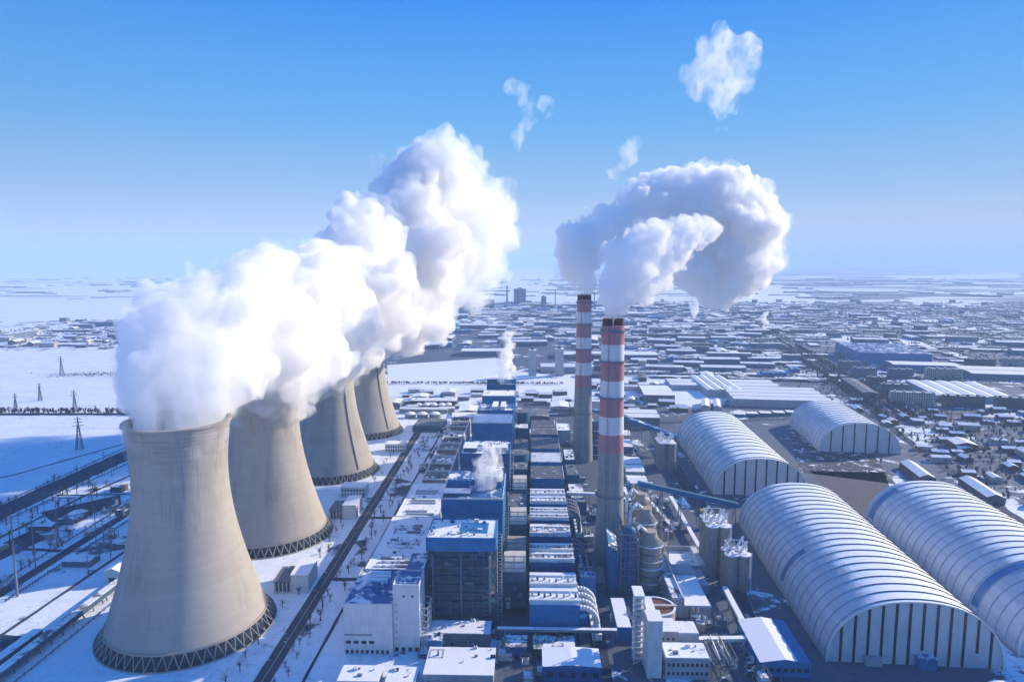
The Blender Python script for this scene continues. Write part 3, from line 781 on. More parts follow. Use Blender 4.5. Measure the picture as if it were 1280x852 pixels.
# ------------------------------------------------------------------ duct hoods between the boilers and the filters
def hood(x0, x1, y0, y1, h, mat, label, flat=False):
    t = thing('duct_hood', label, 'duct', ((x0 + x1) / 2, y0, 0), 0, 'rounded duct hoods between boilers and filters')
    W, D = (x1 - x0) / 2, y1 - y0; n = 9; pr_ = []
    rr = min(D * .8, 15)
    for i in range(n + 1):                      # curved front shoulder
        a = math.pi / 2 * i / n
        pr_.append((rr - rr * math.cos(a), h - rr * .8 + rr * .8 * math.sin(a)))
    def slab(mb, P_, w, lift):
        q = []
        for y, z in P_: q += [(-w, y - lift, z + lift), (w, y - lift, z + lift)]
        return mb.add(q, [(2 * i, 2 * i + 1, 2 * i + 3, 2 * i + 2) for i in range(len(P_) - 1)], 0)
    pts = [(0, 5)] + pr_ + [(D, h - .5), (D, 5)]; k = len(pts)
    MB().add([(x, y, z) for x in (-W, W) for y, z in pts], [(i, i + k, (i + 1) % k + k, (i + 1) % k) for i in range(k)] + [tuple(range(k)), tuple(range(k, 2 * k))[::-1]], 0).build('casing', 'hood shade', t)
    slab(MB(), pr_[3:] + [(D, h - .3)], W * .97, .12).build('cap', mat, t)
    for i in range(3):
        a = -W + 1 + i * (W - 1)
        rb = MB()
        for (y, z), (y2, z2) in zip(pr_[3:], pr_[4:]): rb.bar((a, y - .2, z + .2), (a, y2 - .2, z2 + .2), .22)
        rb.build('stiffener', 'grey steel', t)
    for q in (4, 6, 8): MB().bar((-W, pr_[q][0] - .2, pr_[q][1] + .2), (W, pr_[q][0] - .2, pr_[q][1] + .2), .35).build('stiffener', 'grey steel', t)
    fr = MB(); lattice(fr, -W - .2, W + .2, -.6, D * .6, 0, h - rr * .8, 2, 1, 5, .35, 0, True, int(y0)); fr.build('support_frame', 'frame steel', t)
    r = random.Random(int(y0))
    for q in range(6): z = r.uniform(4, h - 16); x = r.uniform(-W, W - 4); MB().box(x, x + r.uniform(2, 4), -1.2, -.2, z, z + 2).build('equipment', r.choice(['grey steel', 'tan duct', 'white steel']), t)
    return t
hood(-18, -3, 424, 446, 34, 'sunlit cap', 'rounded white-topped duct hood right of the glazed boiler house, largest of its line')
hood(-17, -3, 458, 476, 32, 'tan duct', 'dull brown duct hood beside the deep blue boiler house, second of its line')
hood(-16.5, -3, 508, 532, 33, 'sunlit cap', 'tan duct hood with banded top, third of its line')
hood(-16.5, -3.5, 592, 618, 32, 'sunlit cap', 'small tan duct hood with bright top, fourth of its line')
for y, lab, mt in ((682, 'flat round grey tank top between the boiler houses and filters, nearer of two', 'thin snow roof'), (874, 'flat round grey tank top between the boiler houses and filters, farther of two', 'thin snow roof')):
    t = thing('round_tank', lab, 'tank', (-12, y, 0))
    MB().rings([(10.5, 0), (10.5, 35)], 32, 0).build('tank_wall', 'teal cladding', t)
    MB().rings([(10.9, 34.8), (10.9, 35.6), (1, 36.6)], 32, 0, cap1=True, smooth=False).build('tank_roof', mt, t)
for y0, y1, z, lab in ((780, 800, 36, 'small white-roofed block between two round tanks'), (640, 664, 30, 'low teal plant block before the nearer round tank'), (720, 760, 28, 'dark teal ductwork block behind the nearer round tank'), (556, 588, 24, 'green-grey ductwork block right of the boiler row')):
    t = thing('plant_block', lab, 'plant building', (-11, y0, 0))
    MB().box(-8, 8, 0, y1 - y0, 0, z).build('walls', 'teal cladding', t)
    MB().box(-7.5, 7.5, .5, y1 - y0 - .5, z + .01, z + .4).build('roof', 'snowy roof' if z > 35 else 'thin snow roof', t)
    roof_clutter(t, -6, 6, 2, y1 - y0 - 2, z + .3, 7, int(y0))

# ------------------------------------------------------------------ dust filters
def filter_unit(x0, x1, y0, y1, h, label, wall='blue cladding', deck='snowy roof', rows=2, seed=0):
    t = thing('dust_filter', label, 'dust filter', ((x0 + x1) / 2, y0, 0), 0, 'blue box dust filters in line')
    W, D = (x1 - x0) / 2, y1 - y0
    MB().box(-W, W, 0, D, 5.5, h).build('casing', wall, t)
    MB().box(-W + .3, W - .3, .3, D - .3, h + .01, h + .3).build('deck', deck, t)
    for i in range(4):
        x = -W + 2 + i * (2 * W - 4) / 3
        for y in (1, D - 1): MB().bar((x, y, 0), (x, y, 5.5), .9).build('leg', 'dark steel', t)
    r = random.Random(seed)
    for k in range(rows):                       # each row: a white wall-like beam and a line of rappers
        y = D * (k + .08) / rows
        MB().box(-W - .2, W + .2, y, y + 1.6, h + .3, h + 2.3).build('roof_beam', 'white steel', t)
        MB().box(-W, W, y + D / rows * .62, y + D / rows * .62 + 2.2, h + .3, h + 1.4).build('roof_beam', 'full snow', t)
        n = 8
        for i in range(n):
            x = -W + 1.6 + i * (2 * W - 3.2) / (n - 1) + r.uniform(-.4, .4); yy = y + D / rows * r.uniform(.28, .5)
            m = MB().rings([(.7, h + .3), (.7, h + 1.6 + r.random()), (.25, h + 2.2)], 8, 0, x, yy, cap1=True)
            m.bar((x, yy, h + 1.2), (x + r.uniform(-1.5, 1.5), yy + r.uniform(-2, 2), h + 1.8), .3)
            m.build('rapper', r.choice(['grey steel', 'dark steel', 'white steel', 'tan duct']), t)
    rl = MB(); parapet(rl, -W - .05, W + .05, -.05, D + .05, h + .2, .25, .12)
    rl.build('railing', 'white steel', t)
    return t
FU = [(393, 436, 23, 'nearest blue dust filter with two rows of white roof gear', 'blue cladding', 'full snow', 2),
      (443, 474, 27, 'dark blue dust filter with grey rooftop gear, second of its line', 'deep blue cladding', 'half snowy roof', 2),
      (484, 508, 28, 'dark blue dust filter with white-edged roof, third of its line', 'deep blue cladding', 'half snowy roof', 1),
      (516, 543, 28, 'dark blue dust filter with snowy roof rows, fourth of its line', 'deep blue cladding', 'snowy roof', 2),
      (552, 590, 28, 'dust filter with bright snowy crossbeams, fifth of its line', 'blue cladding', 'full snow', 2)]
for i, (y0, y1, h, lab, w, d, rows) in enumerate(FU): filter_unit(-.5, 30, y0, y1, h, lab, w, d, rows, i)
def plain_filter(x0, x1, y0, y1, h, label, deck, wall='blue cladding'):
    t = thing('dust_filter', label, 'dust filter', ((x0 + x1) / 2, y0, 0), 0, 'blue box dust filters in line')
    W, D = (x1 - x0) / 2, y1 - y0
    MB().box(-W, W, 0, D, 0, h).build('casing', wall, t)
    MB().box(-W + .3, W - .3, .3, D - .3, h + .01, h + .4).build('deck', deck, t)
    for k in range(6): MB().bar((-W + .5, D * (k + .5) / 6, h + .6), (W - .5, D * (k + .5) / 6, h + .6), .35).build('roof_beam', 'white steel' if deck != 'thin snow roof' else 'grey steel', t)
    MB().bar((W + .4, 0, h + .5), (W + .4, D, h + .5), .5).build('handrail', 'white steel', t)
    return t
for a in ((0, 31, 622, 662, 27, 'bright blue fronted dust filter with flat grey roof', 'thin snow roof'), (0, 31, 672, 706, 28, 'dust filter with pale snowy slatted roof behind the flat grey one', 'snowy roof'),
          (0, 31, 722, 768, 28, 'dust filter with dark grey roof in the middle distance', 'thin snow roof'), (0, 31, 782, 830, 28, 'dust filter with dim grey-blue roof near the far end of the line', 'thin snow roof', 'deep blue cladding'),
          (0, 30, 842, 880, 22, 'lowest dust filter at the far end of the line', 'thin snow roof', 'brown wall')): plain_filter(*a)

# fan ducts curving down beside the nearest filter
def arc_ducts(x, y0, n, gap, rad, z, label, tube=1.9):
    dm = 'white steel' if y0 < 400 else 'grey steel'
    t = thing('fan_ducts', label, 'ducts', (x, y0, 0), 0, 'curved fan ducts beside the dust filters')
    for i in range(n):
        m = MB(); pts = [(rad * math.sin(a), i * gap, z - rad + rad * math.cos(a)) for a in [math.pi / 2 * k / 8 for k in range(9)]]
        pts = [(-2, i * gap, z)] + pts + [(rad, i * gap, 2)]
        m.pipe(pts, tube * 1.4, 0, 10)
        m.build('duct', dm, t)
    MB().box(-1.5, 3.5, -2, n * gap - 3, 0, z - rad * .6).build('fan_house', 'deep blue cladding', t)
    MB().box(rad - 3, rad + 3, -2, n * gap - 2, 0, 4).build('fan_base', 'snowy roof', t)
    return t
arc_ducts(31.5, 396, 4, 8.2, 9.5, 20, 'four white curved ducts bending down beside the nearest blue dust filter', 1.7)
arc_ducts(32, 552, 4, 8, 9, 23, 'four curved pale ducts near the foot of the nearer chimney, in the filter row middle', 1.5)
arc_ducts(32.5, 486, 3, 8, 8, 18, 'dim curved ducts in shade between chimney and filters', 1.4)
for (x0, x1, y0, y1, z, wl, rf, lab) in ((33, 43.5, 432, 441, 22, 'blue cladding', 'snowy blue roof', 'blue box house behind the four white curved ducts'),
    (36, 50, 590, 640, 16, 'teal cladding', 'half snowy roof', 'dark teal plant house left of the chimney row'), (36, 48, 655, 690, 20, 'teal cladding', 'thin snow roof', 'dark green plant house between the two chimneys, nearer half'),
    (36, 47, 700, 740, 22, 'deep blue cladding', 'half snowy roof', 'dark blue plant house between the two chimneys, farther half'), (33, 50, 840, 880, 18, 'grey cladding', 'full snow', 'white-roofed hut behind the distant chimney'),
    (78, 92, 600, 640, 14, 'grey cladding', 'snowy roof', 'grey snow-roofed shed behind the beige absorber towers'), (34, 52, 452, 476, 9, 'teal cladding', 'thin snow roof', 'low teal pump house left of the nearer chimney foot')):
    t = thing('plant_house', lab, 'plant building', ((x0 + x1) / 2, y0, 0))
    w = (x1 - x0) / 2
    MB().box(-w, w, 0, y1 - y0, 0, z).build('walls', wl, t)
    MB().box(-w + .3, w - .3, .3, y1 - y0 - .3, z + .01, z + .35).build('roof', rf, t)
    pa = MB(); parapet(pa, -w - .05, w + .05, -.05, y1 - y0 + .05, z, .7, .3); pa.build('parapet', 'grey steel', t)
    roof_clutter(t, -w + 1, w - 1, 1, y1 - y0 - 1, z + .3, 5, int(y0))

# ------------------------------------------------------------------ absorber towers, steel frames
def absorber(x, y, r, h, label, mat='silo concrete'):
    t = thing('absorber_tower', label, 'absorber tower', (x, y, 0), 0, 'beige banded absorber towers right of the chimney')
    MB().rings([(r, 0), (r, h * .55), (r * .96, h * .56), (r * .96, h * .8), (r * .55, h * .93), (r * .55, h)], 32, 0, cap1=True).build('vessel', mat, t)
    for k in range(6):
        z = h * (.12 + .13 * k)
        MB().rings([(r, z), (r + 1.3, z), (r + 1.3, z + .4), (r, z + .4)], 32, 0, smooth=False).build('platform', ('white steel', 'grey steel', 'snowy roof')[k % 3], t)
    st = MB(); lattice(st, r + .2, r + 4.4, -2, 2.6, 0, h * .95, 1, 1, 11, .35, 0, True, int(y)); st.build('stair_frame', 'tan duct', t)
    MB().pipe([(-r * .4, 0, h), (-r * .9, -2, h + 4), (-r * 1.5, -4, h - 2), (-r * 1.6, -4, h * .5)], 1.7, 0, 10).build('gas_duct', 'snowy roof', t)
    return t
absorber(84.5, 466, 8.6, 41, 'front beige banded absorber tower with grey bands, right of the nearer chimney')
absorber(87, 500, 8.0, 45, 'middle beige absorber tower with snowy platforms and pipes, right of the nearer chimney')
absorber(88, 530, 7.6, 46, 'rear beige absorber tower with domed top, right of the nearer chimney')
absorber(76, 786, 8.2, 44, 'dark teal vessel with pale cap right of the distant chimney', 'teal cladding')
t = thing('elevator_frame', 'dark blue open steel frame tower between chimney foot and beige absorber', 'steel tower', (62.5, 450, 0))
MB().box(1.5, 10.5, 2, 16, 0, 41).build('core', 'deep blue cladding', t)
fr = MB(); lattice(fr, 0, 12, 0, 18, 0, 44, 2, 3, 9, .55, 0, True, 4); fr.build('steel_frame', 'grey steel', t)
MB().rings([(4.6, 41), (4.6, 45), (2.5, 47)], 20, 0, 6, 8, cap1=True).build('top_vessel', 'teal cladding', t)
t = thing('bunker_house', 'blue bunker with slanted snowy top beside the nearer chimney foot', 'plant building', (55, 458, 0))
MB().add([(0, 0, 0), (7, 0, 0), (7, 20, 0), (0, 20, 0), (0, 0, 30), (7, 0, 24), (7, 20, 32), (0, 20, 38)], [(0, 1, 5, 4), (1, 2, 6, 5), (2, 3, 7, 6), (3, 0, 4, 7)], 0).build('walls', 'blue cladding', t)
MB().add([(0, 0, 30.02), (7, 0, 24.02), (7, 20, 32.02), (0, 20, 38.02)], [(0, 1, 2, 3)], 0).build('roof', 'snowy blue roof', t)
r = random.Random(21)
for i in range(26):                             # piping runs among the absorbers
    x, y = r.uniform(92, 103), r.uniform(450, 580); z = r.uniform(4, 18)
    o = MB().box(-2.2, 2.2, -3, 3, 0, z * .6)
    o.rings([(1.2, z * .6), (1.2, z * .6 + 2.5), (.3, z * .6 + 3.4)], 10, 0, r.uniform(-1, 1), 0, cap1=True)
    o = o.build('pump_skid', r.choice(['grey steel', 'snowy roof', 'tan duct', 'white steel', 'half snowy roof']))
    o.location = (x, y, 0)
    tag(o, 'small pump block among pipes beside the beige absorber towers', 'pump block', 'pump blocks beside the absorber towers')

# grey process buildings right of the absorbers
t = thing('process_building', 'pale grey open-topped building with inner snowy court, right of the absorber towers', 'building', (102.5, 481, 0))
wl = MB(); parapet(wl, 0, 27.5, 0, 36, 0, 8.2, 1.2); wl.build('walls', 'grey cladding', t)
MB().box(1.3, 26.2, 1.3, 34.7, 0, 4.2).build('inner_roof', 'snowy roof', t)
MB().box(22, 26, 2, 33, 4.3, 8.6).build('clerestory', 'white cladding', t)
MB().rings([(3.5, 4.2), (3.5, 5), (1, 5.6)], 20, 0, 12, 14, cap1=True).build('roof_dome', 'full snow', t)
t = thing('process_building', 'long pale building with a clean white snow roof below the open-topped one', 'building', (100.2, 423, 0))
MB().box(0, 17.2, 0, 44, 0, 7.6).build('walls', 'grey cladding', t)
MB().box(.4, 16.8, .4, 43.6, 7.61, 8.0).build('roof', 'full snow', t)
MB().box(14.5, 24, 32, 57, 0, 6.5).build('side_wing', 'grey cladding', t)
MB().box(0, 17.2, 44.1, 57, 0, 10).build('rear_wing', 'grey cladding', t)
roof_clutter(t, 2, 8, 30, 42, 8, 5, 6)
t = thing('process_building', 'narrow high grey gallery building between absorbers and white-roofed building', 'building', (92, 423, 0))
MB().box(0, 8, 0, 69, 0, 13).build('walls', 'grey cladding', t)
MB().box(.3, 7.7, .3, 68.7, 13.01, 13.3).build('roof', 'half snowy roof', t)
MB().box(6.3, 7.3, .5, 68, 13.3, 14.6).build('roof_ridge', 'white cladding', t)

# front middle: slab tower, elevator frame, tank, small blocks
t = thing('slab_tower', 'tall narrow white slab tower at the bottom centre right', 'tower', (65, 357, 0))
MB().box(0, 8, 0, 12, 0, 33).build('walls', 'white cladding', t)
MB().box(-.2, 8.2, -.2, 12.2, 33.01, 33.6).build('roof', 'full snow', t)
MB().box(1.5, 6.5, 13, 30, 30, 32.5).build('top_gallery', 'snowy roof', t)
t = thing('elevator_frame', 'pale open steel stair tower left of the white slab tower', 'steel tower', (59.5, 370, 0))
fr = MB(); lattice(fr, 0, 5.2, 0, 6, 0, 40, 1, 1, 12, .5, 0, True, 9); fr.build('steel_frame', 'white steel', t)
for k in range(11): MB().box(.4, 4.8, .4, 5.6, 3.2 + k * 3.33, 3.5 + k * 3.33).build('landing', 'snowy roof', t)
MB().box(1.2, 4, 1.2, 4.8, 0, 41).build('shaft', 'grey cladding', t)
MB().box(-.4, 5.6, -.4, 12, 40.6, 41.4).build('roof', 'full snow', t)
t = thing('round_tank', 'round tank with rusty red-brown top behind the white slab tower', 'tank', (80, 414, 0))
MB().rings([(12, 0), (12, 12)], 40, 0).build('tank_wall', 'pale wall', t)
MB().rings([(12.3, 11.6), (12.3, 12.5), (11, 12.5), (11, 11.9)], 40, 0, smooth=False).build('rim', 'snowy roof', t)
MB().rings([(11, 11.8), (6, 11.4), (1, 11.2)], 40, 0, cap1=True).build('tank_cover', 'red brick', t)
MB().box(-13, 13, -.7, .7, 12.6, 13.1).build('walkway', 'white steel', t)
t = thing('control_building', 'grey two-storey building with rows of small square windows at the bottom edge', 'building', (75, 356.5, 0))
MB().box(0, 24.5, 0, 16, 0, 12).build('walls', 'grey cladding', t)
MB().box(.4, 24.1, .4, 15.6, 12.01, 12.4).build('roof', 'snowy roof', t)
windows(t, [(1.8 + i * 2.6, z) for i in range(9) for z in (2.4, 7.4)], 1.4, 1.9, 'y', 0)
roof_clutter(t, 2, 22, 2, 14, 12.4, 7, 5)
t = thing('control_building', 'stacked small grey blocks with snowy roofs behind the windowed building', 'building', (76, 380, 0))
MB().box(0, 11, 0, 16, 0, 14).build('walls', 'grey cladding', t)
MB().box(.3, 10.7, .3, 15.7, 14.01, 14.4).build('roof', 'full snow', t)
MB().box(11.1, 24, 4, 18, 0, 11).build('side_wing', 'white cladding', t)
MB().box(11.4, 23.7, 4.3, 17.7, 11.01, 11.4).build('side_roof', 'snowy roof', t)
windows(t, [(2 + i * 3, 9) for i in range(3)], 1.2, 1.6, 'y', 0)
t = thing('pipe_jumble', 'tangled pipe rack right of the windowed building at the bottom edge', 'pipe rack', (101, 358, 0))
fr = MB(); lattice(fr, 0, 14, 0, 20, 0, 11, 3, 3, 2, .4, 0, True, 14); fr.build('rack_frame', 'grey steel', t)
for i in range(9): MB().bar((1 + i * 1.4, 0, 8 + (i % 3)), (1 + i * 1.3, 24, 5 + (i % 4) * 2), .8, 0, 8).build('pipe', ('white steel', 'tan duct', 'grey steel')[i % 3], t)
t = thing('long_shed', 'narrow blue shed with white strip roof left of the pale stair tower', 'shed', (52.6, 394, 0))
MB().box(0, 9.4, 0, 37, 0, 8.4).build('walls', 'blue cladding', t)
MB().box(.5, 8.9, .4, 36.6, 8.41, 8.8).build('roof', 'full snow', t)
t = thing('warehouse', 'blue-walled warehouse under a flat bright snow roof at the bottom centre', 'warehouse', (6.7, 348.5, 0))
MB().gable(0, 32.3, 0, 18.4, 0, 11, 1.1, 0, 1).build('hall', ['deep blue cladding', 'full snow'], t)
MB().box(-.2, 32.5, -.2, 0, 10.2, 11.1).build('eaves', 'blue cladding', t)
for i in range(5): MB().box(3 + i * 6.2, 5.6 + i * 6.2, -.08, .05, 5, 8).build('window', 'dark window', t)
t = thing('warehouse', 'blue warehouse with low snowy gable roof beside the nearest arched hall', 'warehouse', (128, 360.4, 0), R(-1.5))
MB().gable(0, 28, 0, 46, 0, 8.2, 2.2, 0, 1).build('hall', ['blue cladding', 'full snow'], t)
MB().add([(20, -.1, 9.45), (28.1, -.1, 8.26), (28.1, 46.1, 8.26), (20, 46.1, 9.45)], [(0, 1, 2, 3)]).build('bare_roof_strip', 'blue cladding', t)
for i in range(7): MB().box(1.5 + i * 3.8, 4 + i * 3.8, -.08, .05, 3, 5.2).build('window', 'dark window', t)
# low annexes in front of the boiler house
r = random.Random(5)
for i, (x0, x1, y0, y1, z, wl, rf, lab) in enumerate(((-104, -82, 342, 356, 5, 'grey cladding', 'full snow', 'low snow-roofed hut before the white office block, left one'), (-78, -62, 340, 356, 4.5, 'grey cladding', 'snowy roof', 'low snow-roofed hut before the white office block, right one'),
    (-58, -20, 346, 372, 7, 'grey cladding', 'full snow', 'broad low building with white roof before the glazed boiler house'), (-60, -24, 384, 398, 9, 'grey steel', 'snowy roof', 'low annexe with snowy roof along the foot of the glazed boiler house'),
    (-60, -52, 376, 383, 9, 'blue cladding', 'snowy blue roof', 'small blue box hut between white tower block and glazed boiler house'), (-14, -2, 372, 384, 8, 'deep blue cladding', 'half snowy roof', 'small dark blue hut left of the nearest dust filter'),
    (2, 26, 374, 388, 6, 'dark steel', 'half snowy roof', 'dark low house before the nearest dust filter'))):
    t = thing('annexe', lab, 'building', (x0, y0, 0))
    MB().box(0, x1 - x0, 0, y1 - y0, 0, z).build('walls', wl, t)
    MB().box(-.3, x1 - x0 + .3, -.3, y1 - y0 + .3, z + .01, z + .35).build('roof', rf, t)
    for k in range(3): MB().box(2 + k * (x1 - x0) / 3.4, 3.6 + k * (x1 - x0) / 3.4, -.06, .05, 1, 3).build('window', 'dark window', t)
    roof_clutter(t, 1, x1 - x0 - 1, 1, y1 - y0 - 1, z + .3, 4, i)

# silo batteries
def silo_battery(loc, cells, r_, h, label, rz=0):
    t = thing('silo_battery', label, 'silos', (*loc, 0), rz, 'pale concrete silo batteries by the road')
    for i, (a, b) in enumerate(cells):
        MB().rings([(r_, 0), (r_, h)], 24, 0, a * r_ * 1.9, b * r_ * 1.9, cap1=True).build('silo', 'battery concrete', t)
        MB().rings([(r_ + .3, h - .2), (r_ + .3, h + .4), (.2, h + .9)], 24, 0, a * r_ * 1.9, b * r_ * 1.9, smooth=False).build('silo_cap', 'snowy roof', t)
    xs = [c[0] for c in cells]; ys = [c[1] for c in cells]
    m = MB(); lattice(m, min(xs) * r_ * 1.9 - 2, max(xs) * r_ * 1.9 + 2, min(ys) * r_ * 1.9, max(ys) * r_ * 1.9 + 2, h + 1, h + 6, 2, 3, 1, .5)
    m.build('head_frame', 'white steel', t)
    for k in range(5):
        a = cells[k % len(cells)]
        MB().bar((a[0] * r_ * 1.9 - 3, a[1] * r_ * 1.9, h + 1), (a[0] * r_ * 1.9 + 3, a[1] * r_ * 1.9 + 4, h + 7 + k % 2), 1.3).build('conveyor_leg', ('white steel', 'snowy roof')[k % 2], t)
    MB().bar((max(xs) * r_ * 1.9 + r_ + .6, min(ys) * r_ * 1.9, 0), (max(xs) * r_ * 1.9 + r_ + .6, min(ys) * r_ * 1.9, h + 1), .9).build('riser', 'white steel', t)
    return t
silo_battery((141, 462), [(0, 0), (1, 0), (0, 1), (1, 1)], 4.6, 26, 'square group of four pale silos nearest the arched hall')
silo_battery((133, 484), [(0, 0), (1, 0), (0, 1), (1, 1), (0, 2), (1, 2)], 4.6, 38, 'taller block of six pale silos with tangled white headgear')
silo_battery((146, 742), [(0, 0), (0, 1), (0, 2), (1, 0), (1, 1)], 5.0, 30, 'distant grey silos left of the far arched hall')

# pipe galleries and conveyors
def gallery(pts, w, h, label, wall, roof, leg='grey steel', name='conveyor_gallery', cat='conveyor', step=18):
    t = thing(name, label, cat, (pts[0][0], pts[0][1], 0))
    o = Vector((pts[0][0], pts[0][1], 0))
    for a, b in zip(pts, pts[1:]):
        a, b = Vector(a) - o, Vector(b) - o; d = b - a; n = Vector((d.y, -d.x, 0)).normalized() * w / 2; up = Vector((0, 0, h))
        vs = [a - n, a + n, b + n, b - n, a - n + up, a + n + up, b + n + up, b - n + up]
        MB().add(vs, [(0, 3, 2, 1), (0, 1, 5, 4), (1, 2, 6, 5), (2, 3, 7, 6), (3, 0, 4, 7)]).build('casing', wall, t)
        n2 = n * 1.12; u2 = up + Vector((0, 0, .03)); u3 = up + Vector((0, 0, .35))
        vs = [a - n2 + u2, a + n2 + u2, b + n2 + u2, b - n2 + u2, a - n2 + u3, a + n2 + u3, b + n2 + u3, b - n2 + u3]
        MB().add(vs, [(0, 3, 2, 1), (0, 1, 5, 4), (1, 2, 6, 5), (2, 3, 7, 6), (3, 0, 4, 7), (4, 5, 6, 7)]).build('roof', roof, t)
        k = max(1, int(d.length / step))
        for i in range(k + 1):
            p = a + d * min(1, (i + .2) / (k + .4))
            if p.z < 1.5: continue
            m = MB()
            m.bar((p.x - n.x, p.y - n.y, 0), (p.x - n.x * .7, p.y - n.y * .7, p.z), .6); m.bar((p.x + n.x, p.y + n.y, 0), (p.x + n.x * .7, p.y + n.y * .7, p.z), .6)
            m.bar((p.x - n.x, p.y - n.y, p.z * .3), (p.x + n.x * .8, p.y + n.y * .8, p.z * .8), .35)
            m.build('trestle', leg, t)
    return t
gallery([(92, 566, 40), (184, 590, 13)], 5, 3.6, 'blue covered conveyor sloping from the absorbers down to the arched hall', 'blue cladding', 'teal cladding')
gallery([(70, 905, 30), (112, 872, 30), (176, 806, 18)], 6, 4, 'blue covered conveyor running behind the chimneys to the far arched hall', 'blue cladding', 'snowy blue roof')
gallery([(33, 604, 18), (92, 600, 18)], 3, 2.4, 'thin white pipe bridge crossing behind the nearer chimney', 'white cladding', 'full snow', name='pipe_bridge', cat='pipe bridge')
gallery([(135, 640, 3), (134, 523, 3), (142, 508, 3)], 3, 2, 'narrow white gallery running along the inner road', 'white cladding', 'full snow', name='pipe_bridge', cat='pipe bridge')
gallery([(134, 452, 5), (132, 388, 5), (100, 386, 5)], 3.2, 2, 'white L-shaped pipe bridge left of the blue warehouse', 'white cladding', 'full snow', name='pipe_bridge', cat='pipe bridge', step=14)
gallery([(112, 640, 2), (122, 560, 2)], 2.6, 2, 'short pale belt conveyor beyond the silos', 'grey steel', 'snowy roof')
gallery([(-20, 388, 9), (52, 388, 9)], 2.4, 1.6, 'pipe bridge crossing before the nearest dust filter', 'grey steel', 'snowy roof', name='pipe_bridge', cat='pipe bridge', step=12)
gallery([(-292, 300, 3), (-291, 432, 3), (-289, 520, 3)], 5, 3.5, 'long shaded pipe gallery left of the foremost cooling tower', 'hood shade', 'half snowy roof', step=10, name='pipe_gallery', cat='pipe gallery')
gallery([(-302, 320, 3), (-300, 385, 3)], 5.5, 4, 'pale roofed shelter beside the shaded pipe gallery at the lower left', 'hood shade', 'snowy roof', step=10, name='walkway_shelter', cat='shelter')
# ------------------------------------------------------------------ arched coal halls
def hall_metal():
    k = NT('hall roof metal'); p = k.pos(); x, y, z = k.xyz(p)
    n = k.noise(p, .045, 6, .62, .8); n2 = k.noise(k.scale(p, (.25, .03, .25)), 1, 4, .6)
    u = k.xyz(p)[0]
    slope = k.math('MULTIPLY_ADD', k.math('SUBTRACT', n, .5), 42, u)        # snow on crown and east side; lit crown and shaded west slope painted in
    f = k.step(slope, -28, -17)
    seam = k.math('LESS_THAN', k.math('FRACT', k.math('DIVIDE', y, 3.6)), .05)
    metal = k.mix(k.step(n2, .35, .7), (.46, .51, .58), (.34, .40, .48))
    metal = k.mix(k.math('MULTIPLY', seam, .3), metal, (.16, .18, .22))
    streak = k.noise(k.scale(p, (.02, .35, .1)), 1, 5, .7)
    white = k.mix(k.step(streak, .5, .72), (.84, .87, .92), (.62, .67, .76))
    k.bump(n2, .25, .4)
    return k.done(k.mix(f, metal, white), .5)
hall_metal()
paint('end wall panel', (.52, .56, .60), .5, .2, .1, lines=1.3, ax=0)
paint('rib grey', (.10, .13, .18), .6, .3)
paint('skylight blue', (.03, .14, .36), .3, .3, .1)
def rib_mat():
    k = NT('rib steel'); p = k.pos(); x, y, z = k.xyz(p)                    # painted dark against the lit crown, pale on the shaded west slope
    n = k.noise(p, .045, 6, .62, .8)
    f = k.step(k.math('MULTIPLY_ADD', k.math('SUBTRACT', n, .5), 42, x), -26, -16)
    return k.done(k.mix(f, (.36, .42, .50), (.07, .085, .12)), .6)
rib_mat()
def arch(W, H, n=40):
    """Flattened circus-tent profile: steep sides, broad crown."""
    out = []
    for i in range(n + 1):
        a = math.pi * (1 - i / n); c, s_ = math.cos(a), math.sin(a)
        out.append((W / 2 * math.copysign(abs(c) ** .86, c), H * abs(s_) ** .92))
    return out
